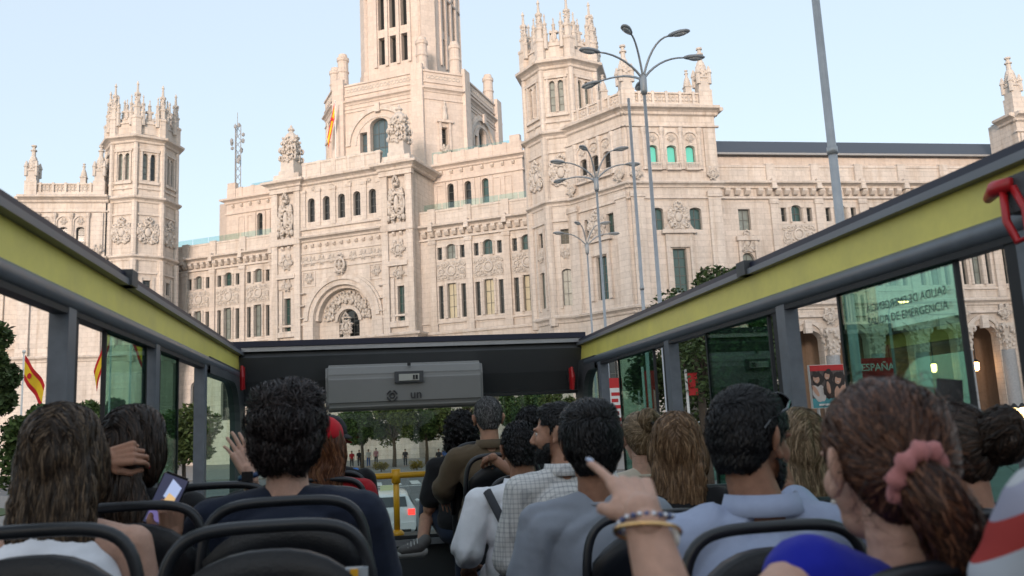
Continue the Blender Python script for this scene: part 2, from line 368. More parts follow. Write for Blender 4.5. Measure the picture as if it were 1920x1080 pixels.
# ---- pinnacles
def pinnacle_mesh(name, h, w, knob=True, small=True):
    mb = MB(); b = h*.34
    mb.lathe((0, 0, 0), [(w*.62, 0), (w*.62, b*.12), (w*.5, b*.16), (w*.5, b*.85), (w*.62, b*.9), (w*.62, b), (w*.42, b*1.06)], 4, PI/4)
    mb.lathe((0, 0, 0), [(w*.42, b), (w*.36, b*1.5), (w*.26, h*.66), (w*.16, h*.72), (w*.15, h*.84), (w*.24, h*.85), (w*.24, h*.875), (w*.13, h*.885), (w*.11, h*.955), (w*.2, h*.965), (w*.2, h)], 8)
    if small:
        for sx in (-1, 1):
            for sy in (-1, 1):
                mb.lathe((sx*w*.36, sy*w*.36, 0), [(w*.14, b*.5), (w*.14, b*1.15), (w*.2, b*1.2), (w*.05, b*1.65)], 6)
    for k in range(6):
        for j in range(8):
            a = j*PI/4+PI/8*(k % 2); z = b*1.05+(h*.62-b)*k/6; r = w*(.42-.03*k); mb.blob((r*math.cos(a), r*math.sin(a), z), (w*.07, w*.07, h*.018), 1)
    return mb.mesh(name, CARVE, False)
PIN_B = pinnacle_mesh('pinnacle', 5.3, 1.75); PIN_S = pinnacle_mesh('pinnacle', 2.9, 1.0, small=False)
def spire_mesh(h, w):
    mb = MB(); mb.lathe((0, 0, 0), [(w*.5, 0), (w*.5, h*.38), (w*.62, h*.4), (w*.62, h*.43), (w*.4, h*.45), (w*.3, h*.66), (w*.46, h*.68), (w*.46, h*.715), (w*.2, h*.73), (w*.13, h*.9), (w*.22, h*.92), (.02, h)], 6)
    for k in range(5):
        for j in range(4): a = j*PI/2+k*.4; z = h*(.46+.05*k); mb.blob((w*.36*math.cos(a), w*.36*math.sin(a), z), (w*.12, w*.12, h*.02), 1)
    return mb.mesh('spire', CARVE)
SP_B = spire_mesh(6.4, .95); SP_S = spire_mesh(4.4, .6); SP_T = spire_mesh(3.0, .5)
def put(name, me, x, y, z, rz=0., sc=1.): return link(name, me, PAL, (x, y, z), (0, 0, rz), (sc, sc, sc))
def parapet(fr, u0, u1, z0, z1, v=0., n=6, name='parapet', tracery=True):
    """solid plinth, piers, and carved openwork between the piers"""
    mb = MB(); mb.fbox(fr, u0, u1, v-.45, v, z0, z0+(z1-z0)*.3)
    mb.fbox(fr, u0, u1, v-.42, v-.03, z1-.16, z1)
    for i in range(n+1):
        u = u0+(u1-u0)*i/n; mb.fbox(fr, u-.14, u+.14, v-.46, v+.02, z0, z1+.12)
    pp(name, mb)
    if tracery:
        pp('parapet_panel', MB().fbox(fr, u0, u1, v-.3, v-.24, z0+(z1-z0)*.3, z1-.16))
        t = MB(); zz = z0+(z1-z0)*.3; hh = z1-.16-zz; m = max(2, int((u1-u0)/.5))
        for i in range(m):
            u = u0+(u1-u0)*(i+.5)/m
            t.ring(lambda a, b, h, u=u: fr.pt(u+a, v-.2+h, zz+hh*.5+b), min(.22, hh*.42), .06, 8, 4)
            t.fbox(fr, u+.19, u+.26, v-.25, v-.15, zz, zz+hh)
        pp('parapet_tracery', t, CARVE, kind='stuff')

# ---- central block ------------------------------------------------
ARW = (0, 8.7, 15.6, 22.4, True)
topw = [(u, 1.05, 31.25, 34.5, .9) for u in (-4.6, -2.3, 0, 2.3, 4.6)]
wall(MAIN, -10.3, 10.3, 27.9, 37, topw, dep=.6)
wall(MAIN, -10.3, 10.3, 0, 15.6)
pw = [(-8.4, 1.0, 17.0, 21.4, False), (8.4, 1.0, 17.0, 21.4, False)]
wall(MAIN, -10.3, 10.3, 15.6, 27.9, [ARW]+pw, dep=1.4)
for w_ in topw: window(MAIN, w_, dep=.55, pane=P_DARK, bars=(1, 2))
for w_ in pw: window(MAIN, w_, dep=.6, pane=P_TEAL, bars=(1, 3))
# side returns of the block
for sg in (-1, 1):
    a = MAIN.xy(sg*10.3, 0); b = MAIN.xy(sg*10.3, -8)
    f = Fr(a, Vector(b)-Vector(a)) if sg > 0 else Fr(b, Vector(a)-Vector(b))
    wall(f, 0, 8, 0, 37)
# roof slab of the block and upper wings
pp('terrace_roof', MB().fbox(MAIN, -9.9, 9.9, -6.9, -.6, 37.9, 38.15), STONE_W); pp('terrace_roof', MB().fbox(MAIN, -22.8, 22.8, -14, -7.0, 37.9, 38.15), STONE_W)
# corner piers
PIERS = [(-10.5, -6.1), (6.1, 10.5)]
for a, b in PIERS:
    mb = MB(); mb.fbox(MAIN, a, a+.9, 0, .55, 14.8, 35.6); mb.fbox(MAIN, b-.9, b, 0, .55, 14.8, 35.6)
    mb.fbox(MAIN, a+.9, b-.9, 0, .22, 22.6, 28.2); mb.fbox(MAIN, a-.15, b+.15, 0, .75, 35.6, 36.2); mb.fbox(MAIN, a-.1, b+.1, 0, .7, 28.4, 29.3)
    mb.fbox(MAIN, a+.75, b-.75, 0, .7, 23.9, 24.5); mb.fbox(MAIN, a+.85, b-.85, 0, .5, 16.2, 16.9)
    pp('corner_pier', mb)
    c = (a+b)/2
    relief('carved_shield', R_TALL, MAIN, c, 28.9, .25, 1.05); relief('carved_ornament', R_SMALL, MAIN, c, 22.0, .25, 1.1)
    brackets(MAIN, a+.2, b-.2, 4, 27.75, .2, BR_S)
    mb = MB(); mb.fbox(MAIN, a+1.0, a+1.5, 0, .3, 16.9, 22.4); mb.fbox(MAIN, b-1.5, b-1.0, 0, .3, 16.9, 22.4); pp('window_jamb', mb)
# windows' pilasters and bands
for u in (-5.75, -3.45, -1.15, 1.15, 3.45, 5.75):
    pp('pilaster', MB().fbox(MAIN, u-.36, u+.36, 0, .22, 30.6, 35.2).fbox(MAIN, u-.46, u+.46, 0, .32, 35.2, 35.6))
PB = [MAIN.xy(-10.6, -2.2), MAIN.xy(-10.6, .6), MAIN.xy(-6.0, .6), MAIN.xy(-6.0, .05), MAIN.xy(6.0, .05), MAIN.xy(6.0, .6), MAIN.xy(10.6, .6), MAIN.xy(10.6, -6)]
cornice(PB, 36.2, 1.1, 1.0); band([MAIN.xy(-6.1, 0), MAIN.xy(6.1, 0)], 30.1, .5, .35); cornice([MAIN.xy(-6.1, 0), MAIN.xy(6.1, 0)], 28.5, .8, .9)
brackets(MAIN, -6, 6, 11, 27.7, 0, BR_S)
for i, u in enumerate((-4.2, -1.4, 1.4, 4.2)): relief('carved_ornament', R_SMALL, MAIN, u, 35.3, .1, .45)
band([MAIN.xy(-6.1, 0), MAIN.xy(6.1, 0)], 25.6, .35, .2); band([MAIN.xy(-10.5, 0), MAIN.xy(-4.4, 0)], 17.5, .35, .3); band([MAIN.xy(4.4, 0), MAIN.xy(10.5, 0)], 17.5, .35, .3)
cornice([MAIN.xy(-10.6, -2), MAIN.xy(-10.6, .3), MAIN.xy(10.6, .3), MAIN.xy(10.6, -2)], 14.6, .9, .7)
mb = MB().fbox(MAIN, -5.9, 5.9, -.5, 0.0, 37.3, 39.4)
for u in np.linspace(-5.6, 5.6, 6): mb.fbox(MAIN, u-.3, u+.3, -.55, .12, 37.3, 39.5)
mb.fbox(MAIN, -6, 6, -.55, .1, 39.2, 39.45); pp('parapet', mb)
# great arch
def arch_ring(fr, uc, zc, r0_, r1_, v0, v1, n=28, a0=0, a1=PI):
    mb = MB()
    for i in range(n):
        t0, t1 = a0+(a1-a0)*i/n, a0+(a1-a0)*(i+1)/n
        q = [(r0_, t0), (r1_, t0), (r1_, t1), (r0_, t1)]
        mb.add([fr.pt(uc+r*math.cos(t), v0, zc+r*math.sin(t)) for r, t in q]+[fr.pt(uc+r*math.cos(t), v1, zc+r*math.sin(t)) for r, t in q],
               [(4, 5, 6, 7), (0, 1, 5, 4), (1, 2, 6, 5), (2, 3, 7, 6), (3, 0, 4, 7)])
    return mb
pp('archivolt', arch_ring(MAIN, 0, 18.05, 4.35, 5.0, -.02, .28)); pp('archivolt', arch_ring(MAIN, 0, 18.05, 5.0, 5.55, -.02, .55)); pp('archivolt', arch_ring(MAIN, 0, 18.05, 5.55, 5.85, -.02, .3))
pp('archivolt', arch_ring(MAIN, 0, 18.05, 3.95, 4.34, -1.3, -.35))
for k in range(2):
    pp('arch_jamb', MB().fbox(MAIN, (-5.85, 4.35)[k], (-4.35, 5.85)[k], 0, .28, 15.5, 18.05))
relief('keystone', relief_mesh('keystone', 1.2, 3.4, .9, 21, 40), MAIN, 0, 23.2, .35)
DOOR = (.1, 3.0, 15.2, 19.3, True)
wall(MAIN, -4.4, 4.4, 15.0, 22.5, [DOOR], v=-1.35, dep=.5, name='tympanum'); window(MAIN, DOOR, v=-1.35, dep=.45, pane=P_DARK, bars=(2, 3))
pp('archivolt', arch_ring(MAIN, .1, 17.8, 1.55, 2.0, -1.36, -1.0, 18))
# wall dressing round the arch: string courses, sunk panels, carved trophies and a frieze
for z_, h_ in ((24.75, .22), (26.9, .25)): band([MAIN.xy(-6.1, 0), MAIN.xy(6.1, 0)], z_, h_, .14)
for sg in (-1, 1):
    a, b = sorted((sg*4.0, sg*5.95))
    fm = MB()
    for (q0, q1, y0, y1) in ((a, b, 24.45, 24.6), (a, b, 22.6, 22.75), (a, a+.14, 22.75, 24.45), (b-.14, b, 22.75, 24.45)): fm.fbox(MAIN, q0, q1, 0, .12, y0, y1)
    pp('spandrel_panel', fm); relief('carved_ornament', R_SMALL, MAIN, sg*5.0, 22.75, .05, .95)
    for u in (3.1, 4.5, 5.6): relief('carved_ornament', R_SMALL, MAIN, sg*u, 25.15, .03, .85)
    for u in (1.6,): relief('carved_ornament', R_SMALL, MAIN, sg*u, 25.15, .03, .85)
    relief('carved_ornament', R_SMALL, MAIN, sg*8.3, 24.7, .25, 1.5)
    for zz in (18.4, 20.0, 21.6): band([MAIN.xy(sg*6.0-.55, 0), MAIN.xy(sg*6.0+.55, 0)], zz, .16, .62, 'rusticated_band')
# sunk panels on the upper set-back storey
for sg in (-1, 1):
    for u in (11.2, 19.3, 20.9):
        fm = MB(); c = sg*u
        for (q0, q1, y0, y1) in ((c-.55, c+.55, 35.5, 35.65), (c-.55, c+.55, 32.4, 32.55), (c-.55, c-.43, 32.55, 35.5), (c+.43, c+.55, 32.55, 35.5)): fm.fbox(MAIN, q0, q1, -6.6, -6.48, y0, y1)
        pp('sunk_panel', fm, STONE_W)
# radial carved figures in the tympanum
rnd = random.Random(4)
mb = MB()
for k in range(15):
    t = PI*(k+.5)/15
    for R_ in (2.45, 3.3):
        u, z = .05+R_*math.cos(t), 18.0+R_*math.sin(t)
        for j in range(5):
            du, dz = rnd.uniform(-.3, .3), rnd.uniform(-.3, .3); c = MAIN.pt(u+du, -1.25+rnd.uniform(0, .3), z+dz); s = rnd.uniform(.1, .26); mb.blob(c, (s, s, s*rnd.uniform(.8, 1.7)), 1)
    u, z = .05+2.9*math.cos(t), 18.0+2.9*math.sin(t); mb.fbox(MAIN, u-.22, u+.22, -1.35, -.95, z-.3, z+.3)
pp('tympanum_carving', mb, CARVE, True, kind='stuff')
relief('carved_shield', relief_mesh('carved_shield', 1.7, 2.9, .8, 31, 40, crown=True), MAIN, .1, 15.5, -.9)
# urn statues on the piers
def urn():
    mb = MB(); mb.lathe((0, 0, 0), [(1.75, 0), (1.75, .5), (1.5, .6), (1.45, 1.9), (1.65, 2.0), (1.2, 2.1), (1.15, 4.2), (1.3, 4.4), (1.0, 4.6)], 4, PI/4)
    mb.lathe((0, 0, 0), [(.75, 4.5), (1.0, 5.0), (.98, 5.5), (.7, 6.0), (.35, 6.3), (.3, 6.5), (.5, 6.65), (.42, 6.9), (.16, 7.05), (.2, 7.2), (.02, 7.5)], 10)
    rn = random.Random(9)
    for q in range(4):
        a = q*PI/2; ca, sa = math.cos(a), math.sin(a)
        for k in range(46):
            y = rn.uniform(-.8, .8); z = rn.uniform(1.9, 5.6); o = 1.02+rn.uniform(-.1, .25); s = rn.uniform(.1, .26)
            mb.blob((ca*o-sa*y, sa*o+ca*y, z), (s, s, s*1.3), 1)
        for y in (-1, 1):
            for z in (2.4, 3.6): mb.ring(lambda p, w, h, y=y, z=z: (ca*(1.05+p)-sa*(y+h), sa*(1.05+p)+ca*(y+h), z+w), .3, .13, 10, 5)
    return mb.mesh('urn_finial', CARVE, False)
URN = urn()
for u in (-8.3, 8.3): x, y = MAIN.xy(u, -.9); put('urn_finial', URN, x, y, 38.3, MAIN.ang(), .98)
for u in (-8.3, 8.3): pp('urn_plinth', MB().fbox(MAIN, u-2.1, u+2.1, -2.8, .5, 37.3, 38.3, .15))

# ---- side sections ------------------------------------------------
def bay(fr, uc, v=0., jit=0):
    """tripartite bay: narrow, wide, narrow windows on two storeys; returns openings"""
    lo = [(uc-1.55, .62, 17.0, 21.2, False), (uc, 1.3, 17.0, 21.4, False), (uc+1.55, .62, 17.0, 21.2, False)]
    up = [(uc-1.55, .62, 24.5, 26.1, False), (uc, 1.25, 24.5, 26.4, .7), (uc+1.55, .62, 24.5, 26.1, False)]
    return lo, up
def bay_trim(fr, uc, v=0.):
    relief('medallion_panel', R_MED, fr, uc, 21.8, v+.02)
    for du in (-.78, .78):
        pp('window_column', MB().lathe(fr.pt(uc+du, v+.1, 0), [(.2, 17.0), (.16, 17.2), (.14, 20.8), (.22, 21.1), (.22, 21.4)], 8)); pp('window_column', MB().lathe(fr.pt(uc+du, v+.1, 0), [(.16, 24.4), (.12, 24.6), (.12, 25.9), (.2, 26.1)], 8))
LOWP = [P_CREAM, P_GREY, P_DARK]
def section(fr, u0, u1, ucs, v, edge_pil, low_kind):
    ops = []; wins = []
    for c in ucs:
        lo, up = bay(fr, c, v); ops += lo+up
        for i, o in enumerate(lo): wins.append((o, P_DARK if i != 1 else low_kind(c), (0, 1) if i != 1 else (1, 2)))
        for i, o in enumerate(up): wins.append((o, random.choice([P_TEAL, P_GREY]) if i == 1 else P_DARK, (1, 1) if i == 1 else (0, 1)))
    wall(fr, u0, u1, 15.4, 28.2, ops, v=v, dep=.6)
    for o, p, b in wins: window(fr, o, v=v, dep=.5, pane=p, bars=b)
    for c in ucs: bay_trim(fr, c, v)
    for u in edge_pil: pp('pilaster', MB().fbox(fr, u-.42, u+.42, v, v+.3, 15.4, 27.0).fbox(fr, u-.52, u+.52, v, v+.42, 26.5, 27.0).fbox(fr, u-.5, u+.5, v, v+.42, 15.4, 16.4))
    L = [fr.xy(u0, v), fr.xy(u1, v)]
    band(L, 27.0, .35, .35); cornice(L, 28.2, .85, .95); band(L, 16.35, .25, .25); cornice(L, 14.5, .9, .6)
    nb = max(2, int((u1-u0)/1.05)); brackets(fr, u0+.2, u1-.2, nb, 27.45, v+.1)
    mb = MB().fbox(fr, u0, u1, v-.5, v-.05, 29.05, 30.9).fbox(fr, u0, u1, v-.55, v+.05, 30.75, 31.0)
    pp('parapet', mb)
    for u in edge_pil: pp('parapet_pier', MB().fbox(fr, u-.5, u+.5, v-.6, v+.25, 28.9, 31.15).fbox(fr, u-.32, u+.32, v+.2, v+.95, 28.1, 29.3, .1))
for sg in (-1, 1):
    ucs = [sg*14.5, sg*19.5, sg*24.6]
    u0, u1 = (10.3, 28.6) if sg > 0 else (-29.6, -10.3)
    section(MAIN, u0, u1, ucs, -2, [sg*12.05, sg*17.0, sg*22.05, sg*26.9], (lambda c: P_CREAM) if sg > 0 else (lambda c: P_GREY))
    wall(MAIN, u0, u1, 0, 15.4, [(c, 1.6, 6, 11.5, True) for c in ucs], v=-1.6, dep=.6)
    for c in ucs: window(MAIN, (c, 1.6, 6, 11.5, True), v=-1.6, dep=.5, pane=P_DARK, bars=(1, 3))
    # upper storey, set back
    ou = [(sg*u, .95, 32.4, 35.7, .9) for u in (12.7, 15.2, 17.7)]
    a, b = (10.3, 23.0) if sg > 0 else (-23.6, -10.3)
    wall(MAIN, a, b, 29, 38.2, ou, v=-6.6, dep=.6, m=STONE_W)
    for o in ou: window(MAIN, o, v=-6.6, dep=.55, pane=random.choice([P_DARK, P_TEAL]), bars=(0, 2))
    for o in ou:
        for d in (-.85, .85): pp('pilaster', MB().fbox(MAIN, o[0]+d-.22, o[0]+d+.22, -6.6, -6.42, 32, 35.9), STONE_W)
    e = b if sg > 0 else a
    f = Fr(MAIN.xy(e, -6.6), MAIN.n*-1) if sg > 0 else Fr(MAIN.xy(e, -14.6), MAIN.n)
    wall(f, 0, 8, 29, 38.2, m=STONE_W)
    P_ = [MAIN.xy(a, -6.6), MAIN.xy(b, -6.6), MAIN.xy(b, -14)] if sg > 0 else [MAIN.xy(a, -14), MAIN.xy(a, -6.6), MAIN.xy(b, -6.6)]
    cornice(P_, 37.6, .9, .8, m=STONE_W); band(P_, 36.0, .3, .2, m=STONE_W); band(P_, 31.9, .25, .2, m=STONE_W)
    mb = MB().fbox(MAIN, a, b, -7.1, -6.65, 38.5, 40.0)
    for u in np.linspace(a+.4, b-.4, 7): mb.fbox(MAIN, u-.3, u+.3, -7.15, -6.55, 38.5, 40.1)
    mb.fbox(MAIN, b-1.6, b-.2, -7.2, -6.5, 38.5, 40.9) if sg > 0 else mb.fbox(MAIN, a+.2, a+1.6, -7.2, -6.5, 38.5, 40.9)
    pp('parapet', mb, STONE_W)
    brackets(MAIN, a+.5, b-.5, 8, 37.0, -6.6, BR_S)
    # glass terrace balustrades above the two parapets, in sheets
    n = 7
    for i in range(n):
        s0 = u0+(u1-u0)*(i+.02)/n; s1 = u0+(u1-u0)*(i+.98)/n
        pp('terrace_glass', MB().fbox(MAIN, s0, s1, -3.3, -3.28, 31.0, 32.2), RAILGLASS)
    pp('terrace_floor', MB().fbox(MAIN, u0, u1, -6.5, -2.55, 30.2, 30.4), STONE_W)
    for i in range(6):
        s0 = sg*9+(sg*12)*(i+.02)/6; s1 = sg*9+(sg*12)*(i+.98)/6
        pp('terrace_glass', MB().fbox(MAIN, min(s0, s1), max(s0, s1), -9.02, -9.0, 39.6, 41.2), RAILGLASS)
for i in range(6):
    pp('terrace_glass', MB().fbox(MAIN, -6+i*2+.03, -4+i*2-.03, -2.02, -2.0, 38.2, 40.3), RAILGLASS)

# ---- octagonal towers ----------------------------------------------
def octa(c, R, ang): return [(c[0]+R*math.cos(ang+k*PI/4), c[1]+R*math.sin(ang+k*PI/4)) for k in range(8)]
def oct_tower(c, ang):
    R = 4.55; A = octa(c, R, ang)
    # counter-clockwise corners: seen from outside left to right
    vis = [k for k in range(8)]
    for k in vis:
        a, b = A[k], A[(k+1) % 8]; f = Fr(a, Vector(b)-Vector(a)); W = (Vector(b)-Vector(a)).length; m = W/2
        front = (f.n.y < -.2)
        ops = []
        if front:
            ops = [(m-.5, .62, 38.55, 42.3, True), (m+.5, .62, 38.55, 42.3, True)]
        wall(f, 0, W, 36.2, 44, ops, dep=.5)
        low = [(m, 1.1, 16.2, 20.3, .5), (m, .95, 23.1, 24.8, False)] if front else []
        wall(f, 0, W, 0, 36.2, low, dep=.5)
        for o in low: window(f, o, dep=.45, pane=random.choice([P_GREY, P_CREAM, P_DARK]) if o[3] < 22 else P_DARK, bars=(1, 2))
        for o in ops: window(f, o, dep=.45, pane=P_GREY if random.random() < .6 else P_DARK, bars=(0, 3))
        if front:
            pp('window_column', MB().lathe(f.pt(m, .05, 0), [(.14, 38.5), (.1, 38.7), (.1, 41.2), (.18, 41.5), (.18, 41.8)], 8))
            mb = MB().fbox(f, m-1.15, m-.9, 0, .18, 38.2, 42.6).fbox(f, m+.9, m+1.15, 0, .18, 38.2, 42.6).fbox(f, m-1.3, m+1.3, 0, .3, 37.95, 38.3).fbox(f, m-1.3, m+1.3, 0, .25, 42.5, 42.8)
            pp('window_surround', mb)
            relief('cartouche', R_CART, f, m, 29.7, .02, 1.0)
            relief('carved_ornament', R_SMALL, f, m, 21.2, .02, .9)
            relief('carved_ornament', R_SMALL, f, m, 36.9, .02, .45)
            pp('window_surround', MB().fbox(f, m-.95, m-.6, 0, .15, 15.9, 25.2).fbox(f, m+.6, m+.95, 0, .15, 15.9, 25.2))
    for k in vis:
        x, y = A[k]
        pp('tower_buttress', MB().lathe((x, y, 0), [(.42, 28.2), (.42, 35.4)], 8, ang), STONE)
        pp('tower_buttress', MB().lathe((x, y, 0), [(.5, 14), (.5, 27.5)], 8, ang), STONE)
        pp('tower_buttress', MB().lathe((x, y, 0), [(.34, 36.3), (.34, 43.6)], 8, ang), STONE)
    cornice(A, 43.6, 1.1, 1.0, closed=True); cornice(A, 35.3, .95, .75, closed=True); cornice(A, 27.4, .8, .55, closed=True); band(A, 33.6, .3, .2, closed=True); cornice(A, 14.2, 1.0, .5, closed=True); band(A, 41.9+.9, .25, .15, closed=True); band(A, 25.6, .3, .25, closed=True); band(A, 37.2, .3, .2, closed=True)
    # crown: parapet, merlons, spires
    R2 = 4.3; B = octa(c, R2, ang)
    pp('crown_parapet', MB().sweep(B, [(-.5, 44.6), (.05, 44.6), (.05, 46.7), (-.5, 46.7)], True)); band(B, 45.0, .2, .2, closed=True); band(B, 46.5, .3, .2, closed=True)
    for k in range(8):
        x, y = B[k]; a = ang+k*PI/4
        pp('crown_pier', MB().lathe((x, y, 0), [(.72, 44.6), (.72, 47.0), (.82, 47.1), (.82, 47.4), (.5, 47.6)], 6, a))
        put('spire', SP_B, x, y, 46.2, a)
        for s in (-1, 1):
            put('spire', SP_S, x+s*.75*math.cos(a+PI/2), y+s*.75*math.sin(a+PI/2), 46.2, a)
        b = B[(k+1) % 8]; mx, my = (x+b[0])/2, (y+b[1])/2; f = Fr((x, y), Vector(b)-Vector((x, y))); W = (Vector(b)-Vector((x, y))).length
        mb = MB().fbox(f, W/2-.6, W/2+.6, -.45, 0, 46.7, 47.5, .15).fbox(f, W/2-.3, W/2+.3, -.4, -.05, 47.5, 48.3).fbox(f, W/2-.48, W/2+.48, -.5, .05, 48.2, 48.45)
        for s in (-.8, .8): mb.ring(lambda p, q, h, s=s: f.pt(W/2+s+p, -.2+h, 47.0+q), .26, .12, 9, 5)
        pp('merlon', mb)
        put('spire', SP_T, mx-f.n.x*.2, my-f.n.y*.2, 47.2, a)
TR = (23.6, 94.3); TL = (-30.5, 122.0)
oct_tower(TR, math.radians(-90)); oct_tower(TL, math.radians(-86))
# ---- pavilions --------------------------------------------------------
def pav_face(fr, W, wins, detail=True, mid=None, pin=True, turq=False, ends=(True, True)):
    m = W/2; up = [(m+d, 1.05, 30.1, 32.15, .55) for d in wins]
    side = [(m-2.1, 1.3, 22.9, 25.3, .5), (m+2.1, 1.3, 22.9, 25.3, .5)] if W > 9.2 else [(m-1.6, 1.0, 22.9, 25.3, False), (m+1.6, 1.0, 22.9, 25.3, False)]
    door = [(m, 1.5, 16.2, 20.9, False)]
    low = [(m, 2.6, 2, 10.5, True)]
    wall(fr, 0, W, 27.9, 36.2, up, dep=.6); wall(fr, 0, W, 15, 27.9, side+door, dep=.6); wall(fr, 0, W, 0, 15, low, dep=.8)
    for o in up: window(fr, o, dep=.5, pane=P_TURQ if turq else P_DARK, bars=(0, 0) if turq else (0, 1))
    for o in side: window(fr, o, dep=.5, pane=P_TEAL, bars=(1, 1))
    window(fr, door[0], dep=.5, pane=P_TEAL, bars=(1, 4)); window(fr, low[0], dep=.7, pane=P_DARK, bars=(2, 3))
    for d in wins:
        u = m+d
        pp('blind_arch', arch_ring(fr, u, 32.75, .78, .95, 0, .18, 12).fbox(fr, u-.95, u-.78, 0, .18, 29.6, 32.75).fbox(fr, u+.78, u+.95, 0, .18, 29.6, 32.75))
        relief('carved_ornament', R_SMALL, fr, u, 32.3, .02, .62)
        mb = MB().fbox(fr, u-.75, u+.75, 0, .5, 29.3, 29.5).fbox(fr, u-.75, u+.75, .4, .5, 30.0, 30.1)
        for k in range(6): mb.fbox(fr, u-.7+k*.26, u-.62+k*.26, .42, .48, 29.5, 30.0)
        pp('balconet', mb)
    for i, d in enumerate([wins[0]-1.0]+[(a+b)/2 for a, b in zip(wins, wins[1:])]+[wins[-1]+1.0]):
        pp('colonnette', MB().lathe(fr.pt(m+d, .15, 0), [(.26, 29.4), (.2, 29.7), (.18, 33.2), (.3, 33.6), (.32, 34.0)], 8))
    for u in (.85, W-.85):
        pp('pilaster', MB().fbox(fr, u-.7, u+.7, 0, .35, 15, 27.0).fbox(fr, u-.8, u+.8, 0, .5, 26.4, 27.0).fbox(fr, u-.6, u+.6, 0, .25, 29, 34).fbox(fr, u-.75, u+.75, 0, .45, 15, 16.2))
        relief('carved_ornament', R_SMALL, fr, u, 28.0, .3, 1.0)
    L = [fr.xy(-.35 if ends[0] else 0, 0), fr.xy(W+.35 if ends[1] else W, 0)]
    cornice(L, 35.4, 1.05, 1.05); band(L, 34.1, .25, .25); cornice(L, 27.4, .7, .6); band(L, 26.2, .25, .25); cornice(L, 14.2, .9, .7)
    nb = int(W/1.0)
    # pediment with carving over the door
    mb = MB().fbox(fr, m-1.9, m+1.9, 0, .6, 22.45, 22.8).fbox(fr, m-1.5, m-1.1, 0, .35, 16.2, 22.4).fbox(fr, m+1.1, m+1.5, 0, .35, 16.2, 22.4).fbox(fr, m-1.1, m+1.1, 0, .3, 21.0, 22.4)
    mb.add([fr.pt(m-1.7, .4, 22.8), fr.pt(m+1.7, .4, 22.8), fr.pt(m+.5, .4, 24.5), fr.pt(m-.5, .4, 24.5), fr.pt(m-1.7, 0, 22.8), fr.pt(m+1.7, 0, 22.8), fr.pt(m+.5, 0, 24.5), fr.pt(m-.5, 0, 24.5)], [(0, 1, 2, 3), (1, 5, 6, 2), (3, 2, 6, 7), (4, 0, 3, 7)])
    pp('pediment', mb); relief('cartouche', R_CART, fr, m, 22.8, .35, .85)
    parapet(fr, .5, W-.5, 36.45, 38.2, -.2, max(3, int(W/1.6)))
K = Vector((27.3, 83.1)); K2 = Vector((22.6, 90.4)); KR = Vector((37.5, 83.1))
fL = Fr(K2, K-K2); fR = Fr(K, KR-K)
pav_face(fL, (K-K2).length, (-1.7, 0, 1.7), ends=(False, True)); pav_face(fR, 10.2, (-2.1, 0, 2.1), turq=True, ends=(True, True))
wall(Fr(KR, (0, 1)), 0, 6, 0, 36.2); cornice([(37.5, 83.1-.3), (37.5, 92)], 35.4, 1.05, 1.05); wall(Fr((37.5, 92), (-1, .2)), 0, 12, 28, 36.2)
pp('pavilion_roof', MB().add([(27.4, 83.4, 36.4), (37.3, 83.4, 36.4), (37.3, 95, 36.4), (22, 95, 36.4)], [(0, 1, 2, 3)]), STONE_W)
for x, y in ((28.0, 83.8), (36.8, 83.9)): pp('pinnacle_plinth', MB().box((x-.75, y-.75, 36.3), (x+.75, y+.75, 38.4))); put('pinnacle', PIN_B, x, y, 38.3)
for x, y in ((35.2, 84.2), (26.2, 86.0), (36.9, 90.5)): pp('pinnacle_plinth', MB().box((x-.45, y-.45, 36.3), (x+.45, y+.45, 38.3))); put('pinnacle', PIN_S, x, y, 38.2)
# left pavilion
fP = Fr((-44.4, 118.2), (1, 0)); pav_face(fP, 10.4, (-2.1, 0, 2.1))
wall(Fr((-44.4, 130), (0, -1)), 0, 11.8, 0, 36.2); cornice([(-44.4, 130), (-44.4, 118.2)], 35.4, 1.05, 1.05)
for x, y in ((-43.5, 119), (-35.0, 119)): pp('pinnacle_plinth', MB().box((x-.75, y-.75, 36.3), (x+.75, y+.75, 38.4))); put('pinnacle', PIN_B, x, y, 38.3)
pp('pinnacle_plinth', MB().box((-37.6, 118.6, 36.3), (-36.7, 119.5, 38.3))); put('pinnacle', PIN_S, -37.15, 119.05, 38.2)
# left wing beyond the left pavilion (seen only through the bus windows)
fW = Fr((-76, 121.5), (1, 0)); section(fW, 0, 31.6, [4, 9.4, 14.8, 20.2, 25.6], 0, [1.3, 6.7, 12.1, 17.5, 22.9, 28.3], lambda c: P_GREY)
wall(fW, 0, 31.6, 0, 15.4, [(u, 2.4, 1, 9, True) for u in (4, 9.4, 14.8, 20.2, 25.6)], dep=.8)
for u in (4, 9.4, 14.8, 20.2, 25.6): window(fW, (u, 2.4, 1, 9, True), dep=.7, pane=P_DARK, bars=(2, 3))

